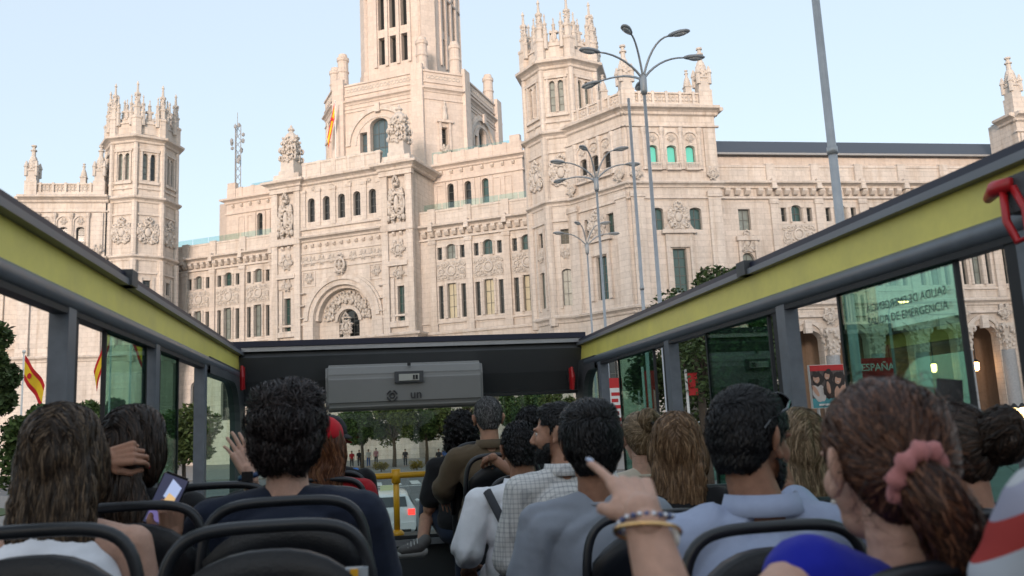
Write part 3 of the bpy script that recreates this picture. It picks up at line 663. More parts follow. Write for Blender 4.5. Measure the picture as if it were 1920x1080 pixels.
# ---- right wing with arcade ---------------------------------------------
fA = Fr((37.5, 86.3), (1, 0)); U0 = 37.5
ucs = [47.75+5.4*k-U0 for k in range(6)]
section(fA, 5.2, 41.5, ucs, 0, [45.0-U0+5.4*k for k in range(7)], lambda c: P_GREY)
w0 = [(41.5-U0, 1.4, 23.55, 25.95, False), (41.5-U0, 1.5, 17.0, 21.0, True)]
wall(fA, 0, 5.2, 14.5, 28.2, w0, dep=.6)
for o in w0: window(fA, o, dep=.5, pane=P_GREY, bars=(1, 1))
L = [fA.xy(0, .02), fA.xy(5.2, .02)]
cornice(L, 28.2, .85, .95); band(L, 27.0, .35, .35); cornice(L, 14.5, .9, .6); brackets(fA, .3, 5.0, 4, 27.45, .1)
pp('parapet', MB().fbox(fA, 0, 5.2, -.5, -.05, 29.05, 30.9).fbox(fA, 0, 5.2, -.55, .05, 30.75, 31.0)); relief('cartouche', R_CART, fA, 4.0, 21.0, .05, .7); wall(fA, 0, 5.2, 0, 14.5)
pp('window_surround', MB().fbox(fA, 2.9, 3.2, 0, .35, 16.8, 22.3).fbox(fA, 4.8, 5.1, 0, .35, 16.8, 22.3).fbox(fA, 2.7, 5.3, 0, .5, 22.3, 22.8))
# attic wall and slate roof
wall(fA, 0, 42, 28.5, 33.2, v=-2.5, m=STONE_W, name='attic_wall')
pp('slate_roof', MB().add([fA.pt(-.4, -1.9, 33.0), fA.pt(42, -1.9, 33.0), fA.pt(42, -4.6, 35.4), fA.pt(-.4, -4.6, 35.4), fA.pt(-.4, -20, 35.5), fA.pt(42, -20, 35.5)], [(0, 1, 2, 3), (3, 2, 5, 4)]), SLATE)
pp('gutter', MB().fbox(fA, -.4, 42, -1.95, -1.7, 32.85, 33.07), GRANITE)
pp('slate_roof', MB().add([fA.pt(25, -16, 35), fA.pt(44, -16, 35), fA.pt(44, -30, 35), fA.pt(31, -20, 38.8), fA.pt(44, -20, 38.2)], [(0, 1, 4, 3), (0, 3, 2), (1, 2, 4)]), SLATE)
pp('roof_housing', MB().fbox(fA, 17, 26, -18, -12, 34.0, 36.3)); pp('roof_housing', MB().fbox(fA, 29, 31, -14, -12, 34.0, 36.5))
# arcade
cols = [44.8+5.4*k-U0 for k in range(6)]
mb = MB()
def capital_mesh():
    mb = MB(); mb.lathe((0, 0, 0), [(.85, 0), (.95, .15), (.8, .3), (.85, 1.6), (1.15, 2.5), (1.3, 2.9), (1.3, 3.2)], 4, PI/4)
    rn = random.Random(2)
    for k in range(90):
        a = rn.uniform(0, 2*PI); z = rn.uniform(.3, 3.0); r = .62+.16*z; s = rn.uniform(.12, .24); mb.blob((r*math.cos(a), r*math.sin(a), z), (s, s, s*1.4), 1)
    for sx in (-1, 1):
        for sy in (-1, 1): mb.ring(lambda p, q, h, sx=sx, sy=sy: (sx*(.95+h), sy*(.75+p), 2.6+q), .3, .14, 10, 5)
    return mb.mesh('capital', CARVE, False)
CAP = capital_mesh()
for i, u in enumerate(cols):
    pp('column_shaft', MB().lathe(fA.pt(u, .1, 0), [(1.05, 0), (1.05, .8), (.8, 1.0), (.75, 9.4)], 16), GRANITE, True)
    x, y = fA.xy(u, .1); put('capital', CAP, x, y, 9.35, 0, .95)
    relief('carved_ornament', R_SMALL, fA, u, 12.5, .35, 1.25)
ops = [((a+b)/2, 3.7, 0, 12.3, .62) for a, b in zip(cols, cols[1:])]
wall(fA, 5.2, 41.5, 0, 14.5, ops+[((cols[-1]+41.5)/2+.7, 2.6, 0, 12.3, .62)], dep=1.2, name='arcade_wall')
for a, b in zip(cols, cols[1:]): pp('keystone', MB().fbox(fA, (a+b)/2-.4, (a+b)/2+.4, 0, .6, 11.9, 13.3)); pp('arcade_arch', arch_ring(fA, (a+b)/2, 11.15, 1.85, 2.3, 0, .25, 16))
band([fA.xy(5.2, 0), fA.xy(41.5, 0)], 13.6, .35, .4)
# wall behind the arcade with doors
dops = [((a+b)/2, 1.9, .2, 8.0, False) for a, b in zip(cols, cols[1:])]
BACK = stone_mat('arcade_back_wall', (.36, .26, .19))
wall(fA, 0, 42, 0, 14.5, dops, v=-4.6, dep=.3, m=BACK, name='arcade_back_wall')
DOORM = mat('dark_bronze_door', (.05, .038, .028), .5)
for o in dops: window(fA, o, v=-4.6, dep=.25, pane=DOORM, bars=(1, 4))
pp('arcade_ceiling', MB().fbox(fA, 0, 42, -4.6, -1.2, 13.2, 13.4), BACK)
# corner tower at the far end of the right wing
pav_face(Fr((74.4, 83.1), (1, 0)), 10.2, (-2.1, 0, 2.1))
wall(Fr((74.4, 87.5), (0, -1)), 0, 4.4, 0, 36.2); cornice([(74.4, 85.6), (74.4, 82.8)], 35.4, 1.05, 1.05)
pp('pavilion_roof', MB().add([(74.6, 83.4, 36.4), (84.5, 83.4, 36.4), (84.5, 87.4, 36.4), (74.6, 87.4, 36.4)], [(0, 1, 2, 3)]), STONE_W)
for x, y in ((75.2, 83.9), (83.8, 83.9)): pp('pinnacle_plinth', MB().box((x-.75, y-.75, 36.3), (x+.75, y+.75, 38.4))); put('pinnacle', PIN_B, x, y, 38.3)

# ---- central tower ---------------------------------------------------------
def tower_ring(h1, ch, v0): # octagonal plan with long fronts: half front h1, chamfer ch, front at v0
    H = h1+ch; vc = v0-H
    q = [(-h1, vc+H), (h1, vc+H), (H, vc+h1), (H, vc-h1), (h1, vc-H), (-h1, vc-H), (-H, vc-h1), (-H, vc+h1)]
    return [MAIN.xy(u, v) for u, v in q]
TB = tower_ring(7.5, 4.0, -10.5)
def frs(T): return [Fr(T[k], Vector(T[(k+1) % 8])-Vector(T[k])) for k in range(8)], [(Vector(T[(k+1) % 8])-Vector(T[k])).length for k in range(8)]
F_, W_ = frs(TB)
for k, (f, W) in enumerate(zip(F_, W_)):
    m = W/2; big = W > 8
    if k in (0, 1, 2, 7):
        ops = [(m, 2.9, 40, 48.4, .75), (m-2.55, 1.2, 40, 46.6, False), (m+2.55, 1.2, 40, 46.6, False)] if big else [(m, .9, 43.2, 46.0, False)]
        wall(f, 0, W, 38, 51.8, ops, dep=1.0, m=STONE_W)
        TG = mat('tower_window_glass', (.07, .11, .13), .06, spec=.9) if k == 0 else TG
        for o in ops: window(f, o, dep=.9, pane=TG if big else P_DARK, bars=(2, 3) if o[1] > 2 else (0, 3))
        if big:
            pp('tower_arch', arch_ring(f, m, 44.8, 5.3, 5.5, 0, .16, 24)); band([f.xy(2.0), f.xy(W-2.0)], 50.4, .2, .12, m=STONE_W); pp('tower_arch', arch_ring(f, m, 44.8, 4.7, 5.3, 0, .3, 24)); pp('keystone', MB().fbox(f, m-.4, m+.4, .3, .6, 49.2, 50.6), STONE_W); pp('tower_arch', arch_ring(f, m, 44.8, 3.7, 3.95, 0, .12, 24))
            pp('tower_pier', MB().fbox(f, .05, 2.0, 0, .6, 38, 55.2, .05), STONE_W); pp('tower_pier', MB().fbox(f, W-2.0, W-.05, 0, .6, 38, 55.2, .05), STONE_W)
        else:
            pp('niche_pediment', MB().fbox(f, m-1.2, m+1.2, 0, .5, 46.6, 47.0).fbox(f, m-.9, m-.55, 0, .3, 42.5, 46.6).fbox(f, m+.55, m+.9, 0, .3, 42.5, 46.6), STONE_W)
            pp('niche_statue', MB().lathe(f.pt(m, .25, 0), [(.35, 47.0), (.4, 47.5), (.28, 48.3), (.34, 48.9), (.14, 49.2), (.2, 49.5), (.02, 49.9)], 8), CARVE)
            relief('carved_ornament', R_SMALL, f, m-.0, 41.6, .2, 1.0)
    else: wall(f, 0, W, 38, 51.8, m=STONE_W)
cornice(TB, 51.0, .8, .55, m=STONE_W, closed=True); band(TB, 49.9, .25, .15, m=STONE_W, closed=True); band(TB, 52.4, .3, .2, m=STONE_W, closed=True)
pp('tower_parapet', MB().sweep(TB, [(-.6, 51.8), (0, 51.8), (0, 54.3), (-.6, 54.3)], True), STONE_W); band(TB, 54.0, .35, .2, m=STONE_W, closed=True)
pp('tower_roof', MB().add([(x, y, 53.0) for x, y in TB], [tuple(range(8))]), STONE_W)
for k, (f, W) in enumerate(zip(F_, W_)):      # carved frieze in the parapet, one lozenge after another
    if k in (0, 1, 2, 7):
        mb = MB(); n = int((W-(4.4 if W > 8 else .4))/.62); a = 2.2 if W > 8 else .2
        for i in range(n):
            u = a+(W-2*a)*(i+.5)/n; mb.ring(lambda p, q, h: f.pt(u+p, .02+h, 53.35+q), .27, .07, 8, 4)
        pp('parapet_frieze', mb, CARVE, kind='stuff')
# corner turrets
TT = tower_ring(6.6, 3.6, -11.8)
for k in (0, 1, 2, 3, 6, 7):
    x, y = TT[k]; pp('corner_turret', MB().lathe((x, y, 0), [(1.0, 53), (1.0, 54.9), (.82, 55.1), (.80, 56.9), (.9, 57.0), (.9, 57.2), (.80, 57.3), (.78, 58.7), (.92, 58.85), (.92, 59.3), (.7, 59.45), (.62, 59.9)], 14), STONE_W)
# shaft
TS = tower_ring(4.3, 2.1, -15.5); F2, W2 = frs(TS)
for k, (f, W) in enumerate(zip(F2, W2)):
    m = W/2
    if W > 5:
        ops = []
        for d in (-1.95, 0, 1.95): ops += [(m+d, 1.05, 58.9, 63.3, False), (m+d, 1.05, 64.6, 71.5, False), (m+d, 1.05, 72.6, 77.0, False)]
        wall(f, 0, W, 53, 80, ops, dep=1.0, m=STONE_W)
        for o in ops: window(f, o, dep=.95, pane=P_DARK, bars=(0, 0))
        mb = MB()
        for d in (-2.9, -.98, .98, 2.9): mb.fbox(f, m+d-.26, m+d+.26, 0, .3, 58.5, 80)
        pp('shaft_pilaster', mb, STONE_W)
        pp('shaft_vent', MB().fbox(f, m-.6, m+.4, .0, .06, 55.4, 55.8), P_DARK)
    else:
        wall(f, 0, W, 53, 80, m=STONE_W)
        pp('shaft_buttress', MB().fbox(f, .35, W-.35, 0, .5, 53, 76).fbox(f, .2, W-.2, 0, .8, 53, 58.2, .15), STONE_W)
band(TS, 70.2, .5, .3, m=STONE_W, closed=True)
pp('tower_cap', MB().add([(x, y, 80) for x, y in TS], [tuple(range(8))]), STONE_W)
# ---------------------------------------------------------------- the open-top bus
YEL = mat('yellow_bus_paint', (.74, .65, .15), .42, noise=(5, .13), spec=.4)
ALU = mat('brushed_aluminium', (.42, .43, .45), .38, metal=.8, noise=(30, .1, (1, .05, 1)))
RAILM = mat('worn_grey_rail', (.17, .18, .20), .45, metal=.4, noise=(9, .3, (1, .1, 1)))
NAVY = mat('navy_rail_trim', (.012, .014, .035), .45)
GREYB = mat('grey_window_frame_paint', (.12, .135, .155), .4, noise=(14, .22))
RUBB = mat('black_rubber', (.012, .012, .013), .6)
DGREY = mat('dark_grey_moulding', (.052, .055, .059), .55, noise=(4, .1), bump=(180, .12))
MGREY = mat('mid_grey_moulding', (.21, .21, .205), .5, noise=(3, .06), bump=(220, .08))
FLOORM = mat('deck_vinyl', (.05, .055, .06), .6, noise=(30, .2))
YPOLE = mat('yellow_pole_enamel', (.72, .36, .012), .35, noise=(8, .08))
REDP = mat('red_plastic', (.42, .012, .016), .35, spec=.5)
PANE = glass_mat('green_tinted_glass', (.52, .74, .65), .11)
WIND = glass_mat('windscreen_glass', (.80, .86, .84), .07)
SEATM = mat('charcoal_seat_plastic', (.009, .010, .013), .46, noise=(12, .25), bump=(160, .15))
SEATR = mat('dark_seat_grab_rail', (.010, .0115, .015), .36, noise=(20, .2))
PADM = mat('seat_fabric', (.03, .035, .05), .9, noise=(40, .3))
XL, XR, YF, YB = -.90, 1.62, 6.5, -2.6
FLZ = 2.2
BUS = empty('open_top_bus', (.36, 2.0, 0), 'open-top sightseeing bus upper deck with yellow side bands and grey window frames', 'bus')
def bp(name, mb, m, smooth=False, parent=None): return mb.build(name, m, parent or BUS, smooth)
bp('deck_floor', MB().box((XL-.1, YB, FLZ-.08), (XR+.1, YF+.2, FLZ)), FLOORM)
bp('lower_body', MB().box((XL-.06, YB, .35), (XR+.06, YF+.25, FLZ-.085)), YEL)
for sg, X in ((-1, XL), (1, XR)):
    def bx(x0, x1, y0, y1, z0, z1):   # x measured outwards from the inner face
        a, b = X+sg*x0, X+sg*x1; return MB().box((min(a, b), y0, z0), (max(a, b), y1, z1))
    bp('side_panel', bx(.0, .07, YB, YF, FLZ, 2.93), DGREY)
    bp('window_sill', bx(-.03, .09, YB, YF-.6, 2.93, 2.97), GREYB)
    bp('yellow_band', bx(.0, .05, YB, YF-.02, 3.872, 3.985), YEL)
    bp('top_rail', bx(-.035, .06, YB, YF, 3.985, 4.008), RAILM)
    bp('top_rail_trim', bx(-.02, .07, YB, YF, 4.008, 4.035), NAVY)
    bp('window_beam', MB().tube([(X+sg*.005, YB, 3.846), (X+sg*.005, YF-.3, 3.846)], .031, 12, 1), GREYB, True)
    bp('window_gasket', bx(-.01, .035, YB, YF-.5, 3.80, 3.818), RUBB)
    posts = (1.86, 3.15, 4.47, 5.86) if sg > 0 else (1.75, 2.83, 3.93, 5.05)
    for y in posts:
        bp('window_post', bx(-.012, .045, y-.075, y-.005, 2.97, 3.835), GREYB); bp('post_gasket', bx(-.004, .04, y-.005, y+.045, 2.97, 3.81), RUBB)
    panes = ((2.12, 2.72), (3.27, 3.92), (4.72, 5.42)) if sg > 0 else ((3.22, 3.78), (4.0, 4.40))
    for a, b in panes:
        p = bp('pane', bx(.012, .018, a, b, 2.975, 3.80), PANE)
        bp('pane_edge', bx(.008, .022, a-.012, a, 2.975, 3.80), RUBB, parent=p); bp('pane_edge', bx(.008, .022, b, b+.012, 2.975, 3.80), RUBB, parent=p)
        bp('pane_edge', bx(.004, .026, a, b, 2.972, 2.99), RUBB, parent=p)
    bp('rail_clamp', bx(-.045, .075, 3.32, 3.40, 3.985, 4.045), DGREY)
    # front quarter light with a rounded upper corner
    y0 = posts[3]+.05; y1 = YF-.12; zt, zb = 3.80, 2.97; R = .22 if sg > 0 else .32
    arc = [(y1-R+R*math.cos(t), zt-R+R*math.sin(t)) for t in np.linspace(0, PI/2, 9)]
    inn = [(y0, zb), (y1-.1, zb)] + [(y-.1, z-.02) for y, z in arc] + [(y0, zt-.02)]
    out = [(y0, zb-.02), (y1+.14, zb-.02)] + [(y1+.14, zt-R*.5)] + [(y1+.14, zt+.075)]*(len(arc)-2) + [(y1-R, zt+.075)] + [(y0, zt+.075)]
    mb = MB(); n = len(inn)
    for i in range(n-1):
        for xo, xi in ((-.02, .05),):
            a, b = X+sg*xo, X+sg*xi; q = [out[i], out[i+1], inn[i+1], inn[i]]
            mb.add([(a, y, z) for y, z in q]+[(b, y, z) for y, z in q], [(0, 1, 2, 3), (7, 6, 5, 4), (3, 2, 6, 7), (0, 4, 5, 1)])
    bp('front_pillar', mb, DGREY)
    bp('quarter_pane', MB().add([(X+sg*.015, y, z) for y, z in inn], [tuple(range(n))]), PANE)
# header over the windscreen
def xprof(prof, x0, x1):
    n = len(prof); mb = MB().add([(x0, y, z) for y, z in prof]+[(x1, y, z) for y, z in prof], [(i, (i+1) % n, n+(i+1) % n, n+i) for i in range(n)]+[tuple(reversed(range(n))), tuple(range(n, 2*n))]); return mb
bp('header_panel', xprof([(6.36, 4.02), (6.33, 3.97), (6.40, 3.80), (6.48, 3.66), (6.62, 3.635), (6.74, 3.72), (6.78, 4.03)], XL-.02, XR+.02), DGREY)
bp('header_lip', MB().box((XL-.05, 6.30, 4.045), (XR+.03, 6.8, 4.085)), NAVY)
bp('header_strip', MB().box((XL-.04, 6.315, 4.012), (XR+.0, 6.345, 4.043)), ALU)
bp('header_gasket', MB().box((XL-.02, 6.44, 3.635), (XR+.02, 6.47, 3.652)), RUBB)
mb = MB(); q = [(6.36, 3.90), (6.215, 3.885), (6.19, 3.80), (6.20, 3.60), (6.24, 3.555), (6.50, 3.57), (6.50, 3.9)]
hb = bp('display_housing', xprof(q, -.29, .835), MGREY)
bm = bmesh.new(); bm.from_mesh(hb.data); bmesh.ops.bevel(bm, geom=bm.edges[:], offset=.02, segments=3, affect='EDGES'); bm.to_mesh(hb.data); bm.free()
fy = lambda z: 6.19 - .001
d = bp('clock_display', MB().box((.195, 6.17, 3.745), (.40, 6.20, 3.825)), DGREY)
bp('display_screen', MB().box((.225, 6.164, 3.758), (.37, 6.171, 3.805)), mat('pale_lcd', (.42, .42, .38), .3), parent=d)
for k, (a, b) in enumerate(((.325, .338), (.343, .36))): bp('display_digit', MB().box((a, 6.161, 3.765), (b, 6.1655, 3.797)), RUBB, parent=d)
bp('sensor', MB().lathe((.30, 6.185, 3.875), [(.012, -.01), (.012, .01)], 10), RUBB)
def text(name, s, size, loc, rot, m, parent, ext=.0008, mirror=False, bold=0.):
    c = bpy.data.curves.new(name, 'FONT'); c.body = s; c.size = size; c.extrude = ext; c.align_x = 'CENTER'; c.align_y = 'CENTER'; c.offset = bold; c.resolution_u = 3
    t = bpy.data.objects.new(name, c); COL.objects.link(t); bpy.context.view_layer.update()
    me = bpy.data.meshes.new_from_object(t.evaluated_get(bpy.context.evaluated_depsgraph_get())); bpy.data.objects.remove(t)
    if mirror:
        for v in me.vertices: v.co.x *= -1
        me.flip_normals()
    me.materials.clear(); me.materials.append(m)
    return link(name, me, parent, loc, rot)
LOGO = mat('dark_logo_print', (.035, .035, .037), .5)
text('lettering', 'un', .085, (.345, 6.188, 3.658), (PI/2, 0, 0), LOGO, BUS, bold=.0015)
mb = MB()
for k in range(4):
    a0 = k*PI/2+.25; mb.ring(lambda p, w, h: (.175+p, 6.188+h, 3.656+w), .034, .006, 5, 5, a0, a0+PI/2-.5)
mb.ring(lambda p, w, h: (.175+p, 6.188+h, 3.656+w), .016, .005, 12, 5); bp('emblem', mb, LOGO)
# windscreen, ledge, front wall, grab rails
bp('windscreen', MB().box((XL+.02, 6.60, 2.66), (XR-.02, 6.606, 3.66)), WIND)
bp('front_wall', MB().box((XL, 6.36, FLZ), (XR, 6.66, 2.60)), DGREY)
bp('front_ledge', MB().box((XL, 6.30, 2.60), (XR, 6.7, 2.64)), ALU)
bp('front_ledge_strip', MB().box((XL, 6.34, 2.645), (XR, 6.58, 2.665)), RUBB)
for x0, x1, m in ((-.55, .445, YPOLE), (.447, XR, RUBB)): bp('grab_rail', MB().tube([(x0, 6.42, 3.085), (x1, 6.42, 3.085)], .022, 12), m, True)
for x in (.195, -.5):
    bp('grab_post', MB().tube([(x, 6.42, 2.66), (x, 6.42, 3.12)], .022, 12).lathe((x, 6.42, 0), [(.05, 2.655), (.05, 2.68), (.03, 2.70)], 12).tube([(x, 6.42, 3.03), (x, 6.42, 3.13)], .033, 12), YPOLE, True)
# emergency hammers by the windscreen pillars
for x, z in ((XL+.03, 3.83), (XR-.1, 3.74)):
    h = bp('emergency_hammer', MB().box((x-.012, 6.29, z-.085), (x+.016, 6.325, z+.075)).tube([(x, 6.27, z-.09), (x+.004, 6.262, z), (x, 6.27, z+.08)], [.012, .018, .009], 8), REDP)
    bp('hammer_cradle', MB().box((x-.022, 6.325, z-.03), (x+.03, 6.36, z+.03)), RUBB, parent=h)
# big red pull handle on the right band
hx, hy, hz = 1.565, 1.80, 3.885
hd = bp('emergency_handle', MB().tube([(hx, hy+.075, hz+.028), (hx-.02, hy+.02, hz+.04), (hx-.02, hy-.03, hz+.038)], [.012, .021, .017], 10).tube([(hx-.022, hy-.005, hz+.03), (hx-.03, hy-.012, hz-.05), (hx-.022, hy-.03, hz-.105), (hx-.015, hy-.06, hz-.1), (hx-.012, hy-.055, hz-.03), (hx-.015, hy-.03, hz+.03)], .0095, 8), REDP, True)
bp('handle_bracket', MB().box((hx-.012, hy-.075, hz-.03), (hx+.05, hy+.01, hz+.06)).box((hx, hy-.095, hz-.07), (hx+.05, hy-.05, hz-.02)), DGREY, parent=hd)
# writing on the glass
TXT = mat('dark_green_glass_print', (.03, .075, .06), .6)
text('glass_lettering', 'SALIDA DE EMERGENCIA', .036, (XR+.009, 2.36, 3.682), (PI/2, 0, -PI/2), TXT, BUS, .0003)
text('glass_lettering', 'SALIDA DE EMERGENCIA', .036, (XR+.009, 2.36, 3.725), (PI/2, 0, -PI/2), TXT, BUS, .0003, mirror=True)
# ---- seats
def seat_meshes(w=.42):
    mb = MB(); nx, nz = 10, 8; hw = w/2; H = 1.0
    def surf(s, t, off):
        e = 1-abs(s)**5*.10
        x = s*hw*(.94+.06*math.sin(PI*min(1, t*1.3)))
        top = H-.050-.080*abs(s)**2.6
        z = .38+(top-.38)*t
        y = -.03-.10*t+.05*math.sin(PI*t)-.045*s*s+off*(1-.55*abs(s)**6)
        return (x, y, z)
    for off in (0, -.055):
        b = len(mb.v)
        for j in range(nz+1):
            for i in range(nx+1): mb.v.append(surf(-1+2*i/nx, j/nz, off))
        for j in range(nz):
            for i in range(nx):
                a = b+j*(nx+1)+i; f = (a, a+1, a+nx+2, a+nx+1); mb.f.append(f if off == 0 else f[::-1])
    N = (nx+1)*(nz+1); idx = [i for i in range(nx+1)]+[nx+(nx+1)*j for j in range(1, nz+1)]+[nz*(nx+1)+i for i in reversed(range(nx))]+[(nx+1)*j for j in reversed(range(1, nz))]
    for a, b in zip(idx, idx[1:]+idx[:1]): mb.f.append((a, N+a, N+b, b))
    shell = mb.mesh('backrest', SEATM, True)
    pts = []
    for k in range(33):
        s = -1+2*k/32; x = hw*1.0*math.copysign(1-(1-abs(s))**2.2, s); z = H-.20*abs(s)**3.2-.004; pts.append((x, -.155, z) if abs(s) < .999 else (x, -.12, z))
    pts = [(-hw+.004, -.10, .62)]+[(-hw-.004, -.135, .70)]+pts[1:-1]+[(hw+.004, -.135, .70)]+[(hw-.004, -.10, .62)]
    rail = MB().tube(pts, .0132, 10).mesh('grab_rail', SEATR, True)
    c = MB().box((-hw+.01, -.06, .36), (hw-.01, .36, .44)).mesh('cushion', PADM)
    bm = bmesh.new(); bm.from_mesh(c); bmesh.ops.bevel(bm, geom=bm.edges[:], offset=.03, segments=3, affect='EDGES'); bm.to_mesh(c); bm.free()
    leg = MB().box((-.05, .02, 0), (.05, .28, .36)).box((-.14, -.02, 0), (.14, .3, .02)).mesh('pedestal', SEATR)
    # moulded handle slot on the back of the shell
    ridge = MB().tube([(-hw*.8, -.135, .74), (0, -.152, .79), (hw*.8, -.135, .74)], [.008, .012, .008], 6, .6).mesh('moulded_ridge', SEATM, True)
    return shell, rail, c, leg, ridge
SM = seat_meshes()
def seat(x, y, ztop, label):
    sc = (ztop-FLZ)/1.0
    e = link('seat', SM[0], BUS, (x, y, FLZ), None, (1, 1, sc)); e['label'] = label
    for n, me in zip(('grab_rail', 'cushion', 'pedestal', 'moulded_ridge'), SM[1:]):
        o = bpy.data.objects.new(n, me); COL.objects.link(o); o.parent = e
    return e
SEATS = [(-.66, 2.02, 3.245, 'empty-looking dark seat back behind the long straight brown hair, far left'),
 (-.205, 2.02, 3.225, 'dark seat with arched rail, nearest one behind the navy t-shirt man'),
 (-.215, 2.50, 3.24, 'dark seat the navy t-shirt man leans back on'), (-.66, 2.72, 3.235, 'dark window seat of the dark-haired woman with the phone'),
 (-.56, 3.50, 3.24, 'dark seat just left of the raised hand with a watch'), (-.20, 3.55, 3.2, 'aisle seat hidden in front of the navy t-shirt man'),
 (-.22, 4.3, 3.2, 'aisle seat carrying the person in the red cap'), (-.66, 4.3, 3.2, 'window seat two rows ahead of the dark-haired woman'), (-.22, 5.0, 3.2, 'aisle seat carrying the person in the black hat'),
 (.835, 1.28, 3.18, 'dark seat rail crossing the back of the woman with pink scrunchie'), (.84, 1.90, 3.17, 'dark seat with arched rail behind the pale blue shirt'),
 (.80, 2.55, 3.14, 'dark seat behind the grey t-shirt, under the pointing hand'), (.80, 3.20, 3.14, 'dark seat between grey t-shirt and plaid shirt'),
 (.79, 3.78, 3.16, 'dark seat carrying the bearded man in plaid shirt'), (.78, 4.35, 3.16, 'dark seat carrying the man in white shirt'),
 (.735, 4.95, 3.25, 'dark seat behind the hand resting on its rail'), (.71, 5.45, 3.31, 'frontmost visible seat, behind the brown jacket'),
 (1.29, 1.28, 3.17, 'window seat of the person in the striped shirt'), (1.29, 1.95, 3.16, 'window seat of the woman with the dark bun'), (1.28, 2.6, 3.14, 'window seat beside the blond hair right of the blue shirt'),
 (1.26, 3.3, 3.14, 'window seat of the long light brown hair'), (1.26, 4.2, 3.14, 'window seat of the woman with clipped up blond hair')]
for a in SEATS: seat(*a)
# a worn fabric corner tag with a yellow stripe on the near aisle seat
tg = MB().box((-.03, -.03, 0), (.03, .0, .11)).build('seat_corner_cap', mat('pale_grey_plastic', (.3, .33, .36), .5), BUS); tg.location = (-.035, 1.86, 3.02)
s_ = MB().box((-.006, -.034, .0), (.010, -.030, .11)).mesh('yellow_stripe', YPOLE); o = bpy.data.objects.new('yellow_stripe', s_); COL.objects.link(o); o.parent = tg
# ---------------------------------------------------------------- street furniture, trees, vehicles
STEEL = mat('galvanised_steel', (.42, .43, .44), .45, metal=.5, noise=(4, .15))
WHITEP = mat('white_paint', (.72, .72, .70), .5, noise=(3, .06))
LHEAD = mat('grey_lamp_housing', (.30, .31, .32), .45, noise=(6, .1))
LGLASS = mat('lamp_bowl', (.45, .46, .46), .2, spec=.7)
def lamp_post(x, y, hub, label, arms=6, s=1., up=None):
    e = empty('street_lamp', (x, y, 0), label, 'street lamp', 'multi-armed street lamps')
    MB().tube([(x, y, 0), (x, y, 1.2), (x, y, 1.25), (x, y, hub)], [.11*s, .11*s, .068*s, .044*s], 12).lathe((x, y, hub-.5), [(.07*s, 0), (.1*s, .1), (.1*s, .5), (.05*s, .6)], 10).build('pole', STEEL, e, True)
    spec = [(-1.0, -.2, 0, .62), (-.36, -.45, 0, .98), (.52, -.35, 0, 1.02), (.95, -.05, 0, .62), (.30, 1.1, 0, .5), (-.72, .95, 0, .42)][:arms]
    for i, (dx, dy, l, h) in enumerate(spec):
        L_ = 1.35*s; pts = []
        for k in range(9):
            t = k/8; pts.append((x+dx*L_*(t**1.35), y+dy*L_*(t**1.35), hub-.1+h*1.15*s*math.sin(t*PI*.52)))
        a = MB().tube(pts, [.038*s*(1-.35*k/8) for k in range(9)], 8).build('arm', STEEL, e, True)
        p1, p0 = Vector(pts[-1]), Vector(pts[-2]); d = (p1-p0); d.z *= .3; d.normalize(); sd_ = d.cross(Vector((0, 0, 1))).normalized(); up_ = sd_.cross(d)
        mb = MB(); V, F = ICO[2]; c = p1+d*.26*s
        mb.add([tuple(c+d*(v[0]*.34*s)+sd_*(v[1]*.125*s*(1+.3*v[0]))+up_*(max(v[2], -.3)*.095*s)) for v in V], F)
        h_ = mb.build('lamp_head', LHEAD, a, True)
        mb = MB(); mb.add([tuple(c+d*(.04+v[0]*.22*s)+sd_*(v[1]*.095*s)+up_*(-.025*s+min(v[2], 0)*.07*s)) for v in V], F); mb.build('lamp_bowl', LGLASS, h_ if False else a, True)
lamp_post(7.9, 22, 13.0, 'tallest grey street lamp with six curved arms right of the octagonal tower')
lamp_post(9.2, 32, 13.0, 'middle grey multi-armed street lamp before the right octagonal tower')
lamp_post(11.9, 44, 12.9, 'lowest and farthest of the multi-armed street lamps before the tower', 4)
def pole(x, y, h, r, label, name='plain_pole'):
    o = MB().tube([(0, 0, 0), (0, 0, .5), (0, 0, h)], [r*1.25, r*1.1, r*.8], 12).lathe((0, 0, h*.55), [(r*1.15, 0), (r*1.15, .12)], 12).build(name, STEEL, None, True); o.location = (x, y, 0); return tag(o, label, 'pole')
pole(7.86, 23.3, 12.9, .052, 'slim bare grey pole just left of the tallest street lamp')
pole(7.36, 12.0, 13.5, .072, 'thick bare steel pole crossing the long right wing')
# small side lamps (two are lit)
BULB = mat('lit_lamp', (1, .6, .3), .4, emit=((1, .50, .18), 12)); BULBW = mat('lit_pale_lamp', (1, .9, .8), .4, emit=((1, .86, .68), 4))
def side_lamp(x, y, h, label, bulb, dx=-.9):
    e = empty('curved_lamp', (x, y, 0), label, 'street lamp'); pts = [(x, y, 0), (x, y, h-.9)]+[(x+dx*(1-math.cos(t)), y, h-.9+.9*math.sin(t)) for t in np.linspace(.2, PI/2, 7)]
    MB().tube(pts, [.07]*2+[.04]*7, 8).build('pole', LHEAD, e, True); p = pts[-1]
    MB().blob((p[0]+dx*.3, p[1], p[2]), (.42, .16, .1), 2).build('lamp_head', LHEAD, e, True); MB().blob((p[0]+dx*.3, p[1], p[2]-.07), (.3, .12, .09), 2).build('bulb', bulb, e, True)
side_lamp(26.0, 39, 8.8, 'lit orange street lamp on a curved pole seen through the green pane', BULB, .7)
side_lamp(27.0, 30, 9.2, 'pale lamp head at the right edge above the arcade', BULBW, -.7)
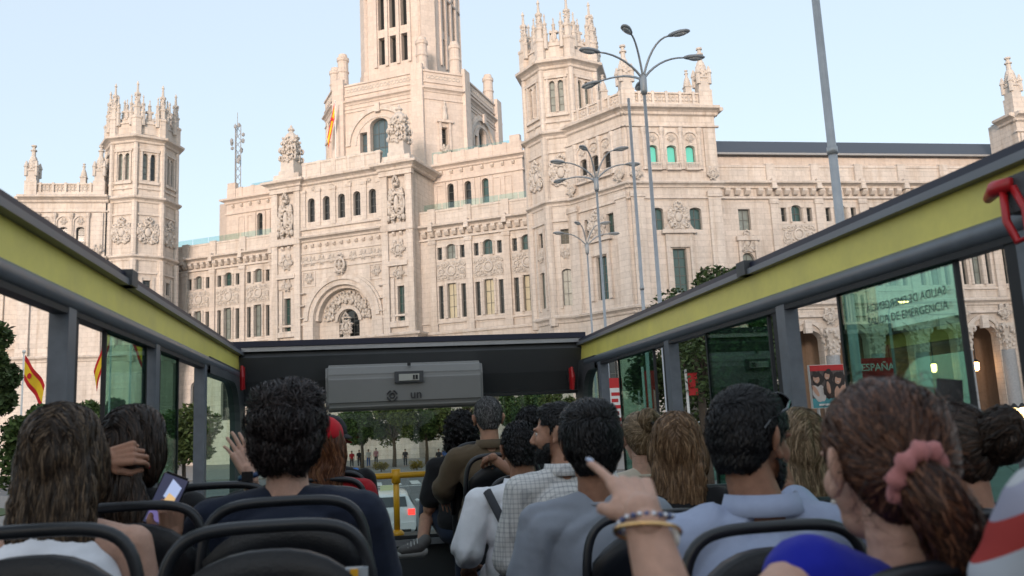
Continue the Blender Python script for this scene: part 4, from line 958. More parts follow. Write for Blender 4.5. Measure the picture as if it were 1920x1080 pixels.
# lanterns hanging in the arcade, and a candelabrum with lit globes
for i, u in enumerate((58.3, 63.7, 69.1)):
    e = empty('arcade_lantern', (u, 88.2, 7.2), ['lit lantern in the arcade just right of the red sign', 'middle lit lantern hanging in the arcade behind green glass', 'lit lantern in the arcade right of the green pane'][i], 'lantern', 'lanterns in the arcade')
    MB().lathe((u, 88.2, 7.2), [(.12, 0), (.3, .15), (.36, .9), (.2, 1.0)], 6).build('glass_body', BULB, e); MB().lathe((u, 88.2, 8.2), [(.42, 0), (.2, .3), (.06, .35), (.05, 4.9)], 6).lathe((u, 88.2, 7.05), [(.05, 0), (.16, .14)], 6).build('lantern_cap', RUBB, e)
e = empty('candelabrum', (20.6, 24.8, 0), 'candelabrum lamp with a row of lit yellow globes at right edge', 'street lamp')
cx, cy = 20.6, 24.8
MB().lathe((cx, cy, 0), [(.45, 0), (.45, .5), (.2, .7), (.09, 1.0), (.07, 2.2), (.14, 2.4), (.06, 2.6), (.05, 3.0)], 10).build('post', RUBB, e)
for k in range(5):
    dx = (k-2)*.3; MB().tube([(cx, cy, 2.55), (cx+dx*.7, cy, 2.5), (cx+dx, cy, 2.8)], .03, 6).build('arm', RUBB, e); MB().lathe((cx+dx, cy, 2.82), [(.07, 0), (.13, .15), (.12, .36), (.04, .42)], 8).build('globe', mat('globe_glow', (1, .8, .45), .4, emit=((1, .70, .30), 7)) if k == 0 else bpy.data.materials['globe_glow'], e); MB().lathe((cx+dx, cy, 3.24), [(.14, 0), (.03, .14)], 8).build('globe_cap', RUBB, e)
# flags
FR = mat('flag_red', (.55, .012, .015), .8); FY = mat('flag_yellow', (.80, .52, .02), .8)
def flag(x, y, h, w, hh, label, droop, z0=0., pr=.06, seed=0, dirx=1):
    e = empty('flagpole', (x, y, z0), label, 'flag')
    MB().tube([(x, y, z0), (x, y, h)], [pr, pr*.6], 10).blob((x, y, h), (pr*1.6,)*3, 1).build('pole', WHITEP, e, True)
    nx, nz = 14, 12; rnd = random.Random(seed)
    V = []
    for j in range(nz+1):
        for i in range(nx+1):
            s, t = i/nx, j/nz
            fold = math.sin(s*9+t*2+seed)*.07*w*s**.6
            px = x+dirx*(pr+s*w*math.cos(droop)*(1-.12*t)); pz = h-.15-t*hh-s*w*math.sin(droop)*(1-.1*t)+fold*.3
            V.append((px, y+fold+s*.1*w, pz))
    for name, a, b, m in (('flag_stripe', 0, 3, FR), ('flag_stripe', 3, 9, FY), ('flag_stripe', 9, 12, FR)):
        f = [(j*(nx+1)+i, j*(nx+1)+i+1, (j+1)*(nx+1)+i+1, (j+1)*(nx+1)+i) for j in range(a, b) for i in range(nx)]
        us = sorted({q for g in f for q in g}); mp_ = {q: k for k, q in enumerate(us)}
        MB().add([V[q] for q in us], [tuple(mp_[q] for q in g) for g in f]).build(name, m, e, True)
    c = V[6*(nx+1)+4]; MB().blob((c[0], c[1]-.03, c[2]), (w*.07, .02, hh*.13), 1).build('flag_emblem', FR, e)
flag(-16.5, 45, 8.1, 1.75, 1.25, 'red and yellow flag on a white pole at far left, drooping', 1.02, seed=1)
flag(-13.9, 50, 10.4, 2.9, 1.5, 'red and yellow flag hanging limp on a pole seen through the second left window', 1.28, pr=.07, seed=3, dirx=-1)
flag(-12.6, 49, 10.3, 2.6, 1.4, 'red and yellow flag seen dim through the left green pane', 1.2, pr=.07, seed=5)
x, y = MAIN.xy(-6.0, -8.5); flag(x, y, 51.3, 5.2, 2.3, 'red and yellow flag hanging on the roof terrace before the central tower', 1.36, z0=38.2, pr=.1, seed=2, dirx=-1)
# antenna masts
def mast(x, y, z0, h, label, n=11, w=.5):
    e = empty('antenna_mast', (x, y, z0), label, 'antenna'); mb = MB()
    for k in range(3):
        a = k*2*PI/3; mb.tube([(x+w*math.cos(a), y+w*math.sin(a), z0), (x+w*math.cos(a), y+w*math.sin(a), z0+h*.93)], .07, 5)
    for i in range(n):
        z = z0+h*.93*i/n; z2 = z0+h*.93*(i+1)/n
        for k in range(3):
            a, b = k*2*PI/3, (k+1)*2*PI/3; mb.tube([(x+w*math.cos(a), y+w*math.sin(a), z), (x+w*math.cos(b), y+w*math.sin(b), z2)], .045, 4)
    mb.build('lattice', LHEAD, e)
    MB().tube([(x, y, z0+h*.8), (x, y, z0+h*1.06)], .05, 5).build('whip_antenna', LHEAD, e)
    rn = random.Random(3)
    for k in range(12):
        a = rn.uniform(0, 6.28); z = z0+h*rn.uniform(.2, .95); MB().blob((x+.85*math.cos(a), y+.85*math.sin(a), z), (.28, .2, rn.uniform(.3, .55)), 1).build('dish', LHEAD, e)
x, y = MAIN.xy(-24.0, -9.5); mast(x, y, 37, 15.2, 'lattice telecom mast on the left roof behind the left tower'); MB().fbox(MAIN, -26, -22, -14, -8, 30, 38.4).build('mast_base_wall', STONE_W, PAL)
for (x, y, z, h) in ((64.5, 100, 34.2, 3.0), (71, 101, 34.4, 3.4)):
    e = MB().tube([(0, 0, 0), (0, 0, h)], .05, 5).tube([(-.6, 0, h*.85), (.6, 0, h*.85)], .035, 4).tube([(-.4, 0, h*.7), (.4, 0, h*.7)], .035, 4).build('roof_antenna', LHEAD); e.location = (x, y, z); tag(e, 'thin roof antenna, the %s one on the slate roof' % ('left' if x < 70 else 'right'), 'antenna')
# trees
BARK = mat('bark', (.10, .075, .055), .9, noise=(9, .3), bump=(30, .8))
def leaf_mat(name, col):
    m = mat(name, col, .6, spec=.25); nt = m.node_tree; b = nt.nodes['Principled BSDF']
    g = nt.nodes.new('ShaderNodeNewGeometry'); r = nt.nodes.new('ShaderNodeMapRange'); r.inputs[3].default_value = .55; r.inputs[4].default_value = 1.5
    nt.links.new(g.outputs['Random Per Island'], r.inputs[0]); x = nt.nodes.new('ShaderNodeMix'); x.data_type = 'RGBA'; x.blend_type = 'MULTIPLY'; x.inputs[0].default_value = 1; x.inputs[6].default_value = (*col, 1)
    nt.links.new(r.outputs[0], x.inputs[7]); nt.links.new(x.outputs[2], b.inputs['Base Color']); b.inputs['Transmission Weight'].default_value = 0; b.inputs['Subsurface Weight'].default_value = 0
    return m
LEAF_D = leaf_mat('dark_leaves', (.06, .09, .03)); LEAF_M = leaf_mat('mid_leaves', (.065, .105, .03)); LEAF_Y = leaf_mat('yellowish_leaves', (.10, .125, .035))
def tree(x, y, h, cr, label, leaf=None, n=6000, ls=.16, trunk=.3, seed=0, flat=1., group='plaza trees', name='leafy_tree'):
    e = empty(name, (x, y, 0), label, 'tree', group); rn = np.random.RandomState(seed); cz = h-cr*flat
    mb = MB(); th = h-cr*flat*1.5
    mb.tube([(x, y, 0), (x+.05, y, th*.5), (x, y+.05, th)], [cr*.085, cr*.06, cr*.05], 8)
    cl = []
    for k in range(int(20)):
        a = rn.uniform(0, 2*PI); r = cr*math.sqrt(rn.uniform(.05, .95)); z = cz+cr*flat*rn.uniform(-.85, .85)*math.sqrt(max(0, 1-(r/cr)**2)+.05)
        c = np.array((x+r*math.cos(a)*.8, y+r*math.sin(a)*.8, z)); cl.append((c, cr*rn.uniform(.22, .42)))
        m_ = (x+(c[0]-x)*.4, y+(c[1]-y)*.4, th+(z-th)*.55); mb.tube([(x, y, th*.9), m_, tuple(c)], [cr*.035, cr*.022, cr*.008], 5)
    mb.build('trunk', BARK, e, True)
    N = n; ci = rn.randint(0, len(cl), N); C = np.array([cl[i][0] for i in ci]); R_ = np.array([cl[i][1] for i in ci])
    d = rn.normal(size=(N, 3)); d /= np.linalg.norm(d, axis=1)[:, None]; P = C+d*(R_*rn.uniform(.35, 1.08, N)**.6)[:, None]
    a = rn.normal(size=(N, 3)); a[:, 2] *= .6; a /= np.linalg.norm(a, axis=1)[:, None]; b = np.cross(a, rn.normal(size=(N, 3))); b /= np.linalg.norm(b, axis=1)[:, None]
    s = ls*rn.uniform(.6, 1.3, N)[:, None]; V = np.stack([P-a*s, P+b*s*.45, P+a*s, P-b*s*.45], 1).reshape(-1, 3)
    me = bpy.data.meshes.new('crown'); me.from_pydata(V.tolist(), [], np.arange(4*N).reshape(-1, 4).tolist()); me.materials.append(leaf or LEAF_M)
    o = link('crown', me, e); return e
tree(12.9, 32, 10.4, 3.2, 'dark green tree beside the right windows, its top above the yellow rail', LEAF_D, 22000, .115, seed=1, flat=1.15)
tree(16.0, 34.5, 8.6, 2.7, 'dark tree behind the right middle window post', LEAF_D, 20000, .115, seed=2, flat=1.1)
tree(-14.95, 36, 9.7, 1.8, 'tall dark tree at the far left edge beyond the window', LEAF_D, 13000, .15, seed=3, flat=1.5)
tree(-12.4, 37, 5.2, 1.9, 'lower bushy tree right of the far left flagpole', LEAF_M, 9000, .15, seed=4)
tree(-17.3, 60, 6.6, 1.9, 'small rounded tree below the limp flag', LEAF_M, 7000, .18, seed=5)
tree(-8.0, 40, 5.2, 1.6, 'small street tree seen between the left window posts', LEAF_Y, 7000, .13, seed=6)
tree(-4.6, 62, 5.0, 1.6, 'small tree left of the windscreen behind the navy man', LEAF_M, 5000, .16, seed=7)
for k, (x, y, h, c, l) in enumerate(((-.6, 84, 6.4, 2.4, 'leftmost of the young trees seen through the windscreen'), (2.4, 83, 6.9, 2.6, 'young tree above the taxi, second from left in the windscreen'), (5.6, 85, 6.6, 2.4, 'young tree in the middle of the windscreen, right of the taxi'), (9.0, 84, 7.0, 2.6, 'young tree beside the dark curly hair in the windscreen'), (14.2, 80, 7.2, 2.3, 'tree seen above the white shirt man through the windscreen'), (17.2, 76, 6.8, 2.2, 'tree at the right end of the windscreen'))):
    tree(x, y, h, c, l, (LEAF_M, LEAF_Y)[k % 2], 11000, .15, seed=20+k, flat=1.0, group='young trees before the palace')
for k, x in enumerate((1.0, 4.0, 7.2)):
    mb = MB(); rn = np.random.RandomState(50+k)
    tree(x, 74, .9, .75, ['low yellow flowering bush under the windscreen trees, left one', 'low yellow flowering bush under the windscreen trees, middle one', 'low yellow flowering bush under the windscreen trees, right one'][k], leaf_mat('flower_leaves', (.22, .16, .03)) if k == 0 else bpy.data.materials['flower_leaves'], 1200, .07, seed=50+k, flat=.4, group='flowering bushes', name='flower_bush')
# ---- cars
CARW = mat('white_car_paint', (.70, .71, .72), .25, spec=.6, coat=.5); CGL = mat('dark_car_glass', (.02, .025, .028), .05, spec=.8); TAILM = mat('tail_light', (.6, .02, .02), .2, emit=((1, .05, .04), 1.6)); TYRE = mat('tyre', (.02, .02, .02), .8)
def car(x, y, rz, paint, label, taxi=False):
    e = empty('taxi' if taxi else 'car', (x, y, 0), label, 'taxi' if taxi else 'car'); e.rotation_euler = (0, 0, rz)
    def part(name, mb, m, smooth=False, par=None):
        o = bpy.data.objects.new(name, mb.mesh(name, m, smooth)); COL.objects.link(o); o.parent = par or e; return o
    # cross sections from rear to front: y, half width, floor, belt, roof half width, roof z
    S = [(-2.15, .78, .35, .80, .60, .86), (-2.1, .86, .28, .95, .68, 1.05), (-1.85, .89, .25, 1.0, .62, 1.40), (-1.3, .90, .24, .98, .62, 1.50), (-.2, .90, .24, .96, .61, 1.50), (.35, .90, .24, .95, .60, 1.42), (.95, .89, .24, .94, .66, 1.0), (1.8, .86, .25, .84, .6, .87), (2.1, .78, .3, .68, .55, .74)]
    V = []; F = []
    for (yy, hw, fl, be, rw, rz_) in S:
        for sx in (1,):
            V += [(-hw*.92, yy, fl), (-hw, yy, fl+.18), (-hw, yy, be-.08), (-hw*.96, yy, be), (-rw, yy, rz_-.04), (-rw*.8, yy, rz_), (rw*.8, yy, rz_), (rw, yy, rz_-.04), (hw*.96, yy, be), (hw, yy, be-.08), (hw, yy, fl+.18), (hw*.92, yy, fl)]
    n = 12
    for i in range(len(S)-1):
        for k in range(n): k2 = (k+1) % n; F.append((i*n+k, (i+1)*n+k, (i+1)*n+k2, i*n+k2))
    F.append(tuple(range(n))); F.append(tuple(reversed(range((len(S)-1)*n, len(S)*n))))
    mb = MB().add(V, F); b = part('body', mb, paint, True)
    md = b.modifiers.new('bevel', 'BEVEL'); md.width = .03; md.segments = 2
    part('rear_window', MB().add([(-.60, -2.075, 1.06), (.60, -2.075, 1.06), (.55, -1.90, 1.36), (-.55, -1.90, 1.36), (-.60, -2.105, 1.06), (.60, -2.105, 1.06), (.55, -1.93, 1.36), (-.55, -1.93, 1.36)], [(4, 5, 6, 7), (0, 1, 5, 4), (3, 7, 6, 2), (1, 2, 6, 5), (0, 4, 7, 3)]), CGL)
    for sx in (-1, 1):
        part('side_window', MB().add([(sx*.875, -1.7, 1.02), (sx*.88, .7, .99), (sx*.64, .3, 1.38), (sx*.645, -1.5, 1.40)], [(0, 1, 2, 3) if sx < 0 else (3, 2, 1, 0)]), CGL)
        part('tail_light', MB().box((min(sx*.62, sx*.84), -2.16, .80), (max(sx*.62, sx*.84), -2.02, .98)), TAILM)
        part('mirror', MB().blob((sx*1.0, .55, 1.02), (.1, .06, .07), 1), paint)
        for yy in (-1.35, 1.35): w = part('wheel', MB().tube([(sx*.72, yy, .32), (sx*.91, yy, .32)], .32, 18), TYRE); part('rim', MB().tube([(sx*.90, yy, .32), (sx*.917, yy, .32)], .2, 14), STEEL, par=w)
    part('bumper', MB().box((-.84, -2.24, .36), (.84, -2.1, .58)), paint); part('number_plate', MB().box((-.26, -2.165, .70), (.26, -2.15, .81)), WHITEP); part('bumper_shadow_strip', MB().box((-.7, -2.25, .30), (.7, -2.2, .38)), RUBB)
    if taxi:
        s = part('taxi_sign', MB().box((-.24, -.75, 1.5), (.24, -.6, 1.66)), mat('taxi_sign_face', (.6, .6, .35), .4))
        part('door_stripe', MB().box((-.915, -.9, .5), (-.905, .5, .62)), FR)
    return e
car(.62, 30.0, -.02, CARW, 'white taxi with red tail lights ahead of the bus windscreen', True)
car(-6.5, 15.5, .1, mat('red_car_paint', (.35, .05, .04), .3, coat=.5), 'reddish car low at the far left edge beyond the window')
car(-3.2, 23, .02, mat('grey_car_paint', (.22, .24, .26), .3, coat=.5), 'grey car behind the left window pane')
car(-9.5, 30, .05, CARW, 'white car farther off behind the left windows')
# ---- signs, banners
REDB = mat('red_banner', (.50, .02, .022), .6, noise=(2, .1))
def banner(x, y, z0, z1, w, label, top=None):
    e = empty('banner_post', (x, y, 0), label, 'banner'); MB().tube([(x-w/2-.06, y, 0), (x-w/2-.06, y, z1+.15)], .05, 8).build('post', WHITEP, e)
    MB().box((x-w/2, y-.02, z0), (x+w/2, y+.02, z1)).build('banner_sheet', REDB, e); return e
b1 = banner(8.55, 29, 3.2, 4.9, .5, 'short red and white sign left of the clipped blond hair')
MB().box((8.32, 28.97, 3.3), (8.78, 28.975, 4.55)).build('white_field', WHITEP, b1)
for k in range(5): MB().box((8.38, 28.962, 3.4+.22*k), (8.72-.1*(k % 2), 28.968, 3.52+.22*k)).build('print_line', REDB, b1)
banner(10.35, 30.5, 3.0, 5.2, .42, 'tall narrow red banner beside the grey lamp pole')
banner(11.6, 29.5, 4.2, 5.0, .35, 'small red sign on a white post before the dark tree')
e = empty('poster_billboard', (20.0, 35, 0), 'billboard poster of smiling people under a red top strip', 'billboard')
MB().box((19.2, 35, 3.55), (20.85, 35.15, 5.45)).build('panel', WHITEP, e); MB().tube([(19.5, 35.1, 0), (19.5, 35.1, 3.6)], .07, 8).build('leg', STEEL, e); MB().tube([(20.55, 35.1, 0), (20.55, 35.1, 3.6)], .07, 8).build('leg', STEEL, e)
def flatp(name, x0, x1, z0, z1, m, yy): return MB().box((x0, yy, z0), (x1, yy+.004, z1)).build(name, m, e)
flatp('print_field', 19.22, 20.83, 3.98, 5.43, mat('poster_dark', (.10, .075, .07), .6, noise=(3, .5)), 34.99); flatp('print_strip', 19.22, 20.83, 5.18, 5.43, REDB, 34.98); flatp('print_strip', 19.22, 20.83, 3.57, 3.98, mat('poster_teal', (.06, .28, .32), .6), 34.985)
PSK = mat('poster_skin', (.48, .28, .2), .7); PHA = mat('poster_hair', (.03, .022, .02), .7); PCL = mat('poster_cloth', (.5, .46, .44), .7)
def disc(name, x, z, rx, rz_, m, yy): MB().add([(x+rx*math.cos(t), yy, z+rz_*math.sin(t)) for t in np.linspace(0, 2*PI, 17)[:-1]], [tuple(range(16))]).build(name, m, e)
def disc(name, x, z, rx, rz_, m, yy, tilt=0., lump=.0, sd=0):
    rn = random.Random(sd); P = []
    for t in np.linspace(0, 2*PI, 21)[:-1]:
        q = 1+lump*rn.uniform(-1, 1); a, b = rx*q*math.cos(t), rz_*q*math.sin(t); P.append((x+a*math.cos(tilt)-b*math.sin(tilt), yy, z+a*math.sin(tilt)+b*math.cos(tilt)))
    MB().add(P, [tuple(range(20))]).build(name, m, e)
for k, (x, z, r, t) in enumerate(((19.50, 4.86, 1.15, .25), (20.02, 4.98, .95, -.2), (20.52, 4.80, 1.2, -.35))):
    yy = 34.975-k*.006; disc('printed_body', x+.05, z-.62, .30, .42, (PCL, PHA, PSK)[k], yy, t, .1, k); disc('printed_hair', x+.03, z-.02, .25*r, .30*r, PHA, yy-.001, t, .16, k+9); disc('printed_face', x-.02, z-.03, .125*r, .17*r, PSK, yy-.002, t, .05, k+5); disc('printed_hair', x+.02, z+.12, .15*r, .07*r, PHA, yy-.003, t, .1, k+3); disc('printed_smile', x-.03, z-.12, .05, .02, PCL, yy-.004, t)
    disc('printed_arm', x-.1+.1*k, z-.55, .09, .28, PSK, yy-.0035, .5-.4*k, .05, k)
flatp('printed_lettering', 19.5, 20.4, 3.66, 3.74, WHITEP, 34.97)
e = empty('red_sign', (25.7, 40, 0), 'red sign board with white lettering ESPAÑA behind the green pane', 'sign')
MB().box((24.7, 40, 4.9), (26.75, 40.12, 5.98)).build('board', REDB, e)
for x in (24.95, 26.5): MB().tube([(x, 40.1, 0), (x, 40.1, 4.95)], .06, 8).build('leg', STEEL, e)
text('lettering', 'ESPAÑA', .52, (25.72, 39.985, 5.5), (PI/2, 0, 0), WHITEP, e, .004, bold=.008)
# bus shelter at the right edge and a blue and white kiosk
SHEL = mat('shelter_grey', (.07, .075, .08), .4); SCR = mat('lit_screen', (.05, .2, .35), .3, emit=((.15, .45, .8), .15))
e = empty('bus_shelter', (12.0, 14, 0), 'grey bus shelter roof with a small square emblem at the right edge', 'shelter')
MB().box((10.9, 13.4, 2.36), (14.5, 15.2, 2.66)).build('roof', SHEL, e)
for x in (11.1, 14.2): MB().tube([(x, 14.8, 0), (x, 14.8, 2.4)], .06, 8).build('post', SHEL, e)
MB().box((11.25, 13.36, 2.42), (11.49, 13.395, 2.62)).build('emblem', WHITEP, e); MB().box((11.28, 13.352, 2.44), (11.46, 13.358, 2.60)).build('emblem_field', SHEL, e); MB().box((11.33, 13.344, 2.46), (11.38, 13.35, 2.58)).build('emblem_mark', WHITEP, e); MB().box((11.40, 13.344, 2.46), (11.43, 13.35, 2.53)).build('emblem_mark', WHITEP, e)
MB().box((10.95, 14.9, .4), (14.4, 14.93, 2.3)).build('back_pane', PANE, e)
e = empty('ad_screen', (9.55, 11.5, 0), 'blue lit advertising screen in dark casing at the right edge', 'screen')
MB().box((9.62, 11.5, 1.35), (10.6, 11.65, 2.62)).build('casing', SHEL, e); MB().box((9.80, 11.49, 1.5), (10.5, 11.497, 2.48)).build('screen', SCR, e); MB().box((9.95, 11.52, 0), (10.25, 11.62, 1.36)).build('stand', SHEL, e); MB().ring(lambda a, b, h: (10.12+a, 11.487, 2.1+b), .22, .05, 18, 4, .3, 2.8).build('screen_picture', WHITEP, e)
BLU = mat('blue_panel', (.02, .13, .38), .4)
e = empty('kiosk', (19.5, 44, 0), 'blue and white kiosk frame behind the middle right pane', 'kiosk')
MB().box((17.2, 44, 3.1), (21.8, 46, 3.4)).build('roof', WHITEP, e); MB().box((18.2, 43.9, 1.0), (19.0, 44, 4.2)).build('blue_panel', BLU, e); MB().box((17.3, 45, 0), (21.7, 45.1, 3.1)).build('back_pane', PANE, e)
for x in (17.3, 19.4, 20.5, 21.7): MB().tube([(x, 44.1, 0), (x, 44.1, 4.6 if x > 20 else 3.2)], .07, 8).build('post', WHITEP, e)

# ---- unseen blocks added behind the bus to shade it and the palace's lower storeys
def sun_blocker(x0, x1, y0, y1, h, label):
    e = empty('sun_blocker', ((x0+x1)/2, (y0+y1)/2, 0), label, 'sun blocker', 'added sun blockers behind the bus'); MB().box((x0, y0, 0), (x1, y1, h)).build('wall', STONE, e, uv=True)
    MB().box((x0-.6, y0-.6, h), (x1+.6, y1+.6, h+.7)).build('roof', SLATE, e)
    for i in range(int((x1-x0)/6)):
        for j in range(int(h/5)):
            x = x0+3+6*i; z = 1.5+5*j; MB().box((x-.8, y1-.05, z), (x+.8, y1+.06, z+2.8)).build('window', P_DARK, e)
sun_blocker(-110, -50, -155, -122, 42, 'added sun-blocking stone block behind the bus to the left, out of the photograph')
sun_blocker(-45, 14, -160, -120, 43, 'added sun-blocking stone block straight behind the bus, out of the photograph')
sun_blocker(20, 80, -155, -122, 38, 'added sun-blocking stone block behind the bus to the right, out of the photograph')
# ---------------------------------------------------------------- people
from mathutils import noise as mnoise
from mathutils.bvhtree import BVHTree
def skin_mat(name, col):
    m = mat(name, col, .52, spec=.3, noise=(38, .16), bump=(420, .3)); b = m.node_tree.nodes['Principled BSDF']; b.inputs['Subsurface Weight'].default_value = .12; b.inputs['Subsurface Radius'].default_value = (.012, .005, .003); b.inputs['Subsurface Scale'].default_value = 1.; return m
SK_F = skin_mat('fair_skin', (.50, .30, .225)); SK_M = skin_mat('tan_skin', (.40, .215, .145)); SK_B = skin_mat('brown_skin', (.27, .135, .085))
def cloth(name, col, pat=None, rough=.9):
    return mat(name, col, rough, spec=.15, noise=(9, .12), bump=(420, .18), sheen=.1)
def hair_mat(name, col, col2=None, rough=.42):
    m = bpy.data.materials.new(name); m.use_nodes = True; nt = m.node_tree; N = nt.nodes; L = nt.links; b = N['Principled BSDF']; b.inputs['Roughness'].default_value = rough; b.inputs['Specular IOR Level'].default_value = .3
    g = N.new('ShaderNodeNewGeometry'); r = N.new('ShaderNodeValToRGB'); L.new(g.outputs['Random Per Island'], r.inputs[0]); c2 = col2 or tuple(min(1, c*2.1) for c in col)
    r.color_ramp.elements[0].color = (*[c*.55 for c in col], 1); r.color_ramp.elements[1].color = (*c2, 1); e = r.color_ramp.elements.new(.55); e.color = (*col, 1)
    L.new(r.outputs[0], b.inputs['Base Color']); return m
H_BLK = hair_mat('black_hair', (.0055, .005, .006), (.017, .016, .018)); H_DBR = hair_mat('dark_brown_hair', (.022, .014, .010), (.075, .045, .03)); H_BR = hair_mat('brown_hair', (.060, .034, .020), (.17, .10, .055))
H_LBR = hair_mat('light_brown_hair', (.15, .085, .045), (.34, .21, .115)); H_BLO = hair_mat('dark_blond_hair', (.17, .115, .065), (.42, .30, .19)); H_GRY = hair_mat('grey_hair', (.055, .052, .052), (.24, .235, .235)); H_AUB = hair_mat('auburn_hair', (.11, .038, .018), (.27, .11, .05)); H_SBR = hair_mat('streaked_brown_hair', (.040, .026, .018), (.19, .125, .075)); H_PONY = hair_mat('chestnut_hair', (.042, .018, .012), (.22, .10, .055)); H_NAV = hair_mat('tousled_dark_hair', (.016, .011, .011), (.06, .044, .042))
BAKE = bpy.data.scenes.new('bake')        # scratch scene for the remesher, removed at the end
class Blobs:
    """overlapping ellipsoids and tapered capsules that a voxel remesh fuses into one skin"""
    def __init__(s): s.mb = MB()
    def ell(s, c, r, R=None, sub=3):
        V, F = ICO[sub]; c = Vector(c)
        s.mb.add([c+((R @ Vector((v[0]*r[0], v[1]*r[1], v[2]*r[2]))) if R else Vector((v[0]*r[0], v[1]*r[1], v[2]*r[2]))) for v in V], F); return s
    def cap(s, p0, r0_, p1, r1_, n=None):
        p0, p1 = Vector(p0), Vector(p1); L = (p1-p0).length; n = n or max(2, int(L/(.45*min(r0_, r1_)))+1); V, F = ICO[2]
        for i in range(n+1):
            t = i/n; c = p0.lerp(p1, t); r = r0_+(r1_-r0_)*t; s.mb.add([(c.x+v[0]*r, c.y+v[1]*r, c.z+v[2]*r) for v in V], F)
        return s
    def bake(s, vox, smooth=5):
        me = s.mb.mesh('tmp', None); o = bpy.data.objects.new('tmp', me); BAKE.collection.objects.link(o)
        m = o.modifiers.new('r', 'REMESH'); m.mode = 'VOXEL'; m.voxel_size = vox; m.use_smooth_shade = True
        k = o.modifiers.new('s', 'SMOOTH'); k.factor = .5; k.iterations = smooth
        vl = BAKE.view_layers[0]; vl.update(); dg = vl.depsgraph; out = bpy.data.meshes.new_from_object(o.evaluated_get(dg)); bpy.data.objects.remove(o); bpy.data.meshes.remove(me); return out
def mesh_np(me):
    co = np.zeros(len(me.vertices)*3, np.float32); me.vertices.foreach_get('co', co); return co.reshape(-1, 3)
def join_meshes(ms):
    V = []; F = []; b = 0
    for me in ms:
        V += mesh_np(me).tolist(); F += [tuple(i+b for i in p.vertices) for p in me.polygons]; b = len(V)
    me = bpy.data.meshes.new('m'); me.from_pydata(V, [], F); me.polygons.foreach_set('use_smooth', [True]*len(F)); return me
def wrinkle(me, amp=.006, sc=9., seed=0, stretch=(1, 1, .45)):
    n = len(me.vertices); no = np.zeros(n*3, np.float32); me.vertices.foreach_get('normal', no) if hasattr(me.vertices[0], 'normal') else None; no = no.reshape(-1, 3); co = mesh_np(me)
    t1, t2, t3 = [], [], []; N_ = mnoise.noise
    for c in co.tolist():
        x, y, z = c[0]*sc*stretch[0]+seed, c[1]*sc*stretch[1], c[2]*sc*stretch[2]+seed*.3
        t1.append(N_((x, y, z))); t2.append(N_((x*1.9+z*1.2, y*1.9, z*1.5-x*.8))); t3.append(N_((x*.5, y*.5+seed, z*.8)))
    d = .55-1.25*np.exp(-(np.array(t1)/.08)**2)-.8*np.exp(-(np.array(t2)/.09)**2)+.5*np.array(t3)
    d = np.maximum(d, -.75)
    co = co+no*(d*amp)[:, None]; me.vertices.foreach_set('co', co.astype(np.float32).ravel()); me.update()
def folds(me, c0, rt, amp, seed):
    """soft drapery folds running down and out from the armpits"""
    n = len(me.vertices); no = np.zeros(n*3, np.float32); me.vertices.foreach_get('normal', no); no = no.reshape(-1, 3); co = mesh_np(me); N_ = mnoise.noise; d = np.zeros(n)
    for i, (x, y, z) in enumerate((co-np.array(tuple(c0))).tolist()):
        u = x*rt.x+y*rt.y; w = N_((x*5+seed, y*5, z*5)); q = max(0., min(1., N_((x*6.5, y*6.5+seed, z*5.0))*1.6+.42))
        a = (z*.75+abs(u)*.9)*46+w*5.5; b = (z*1.1-u*.55)*74+w*7
        d[i] = (math.sin(a)*.75+.25*math.sin(2*a+w))*q*q+.38*math.sin(b)*max(0., w+.1)+.6*w
    co = co+no*((d+.35)*amp)[:, None]; me.vertices.foreach_set('co', co.astype(np.float32).ravel()); me.update()
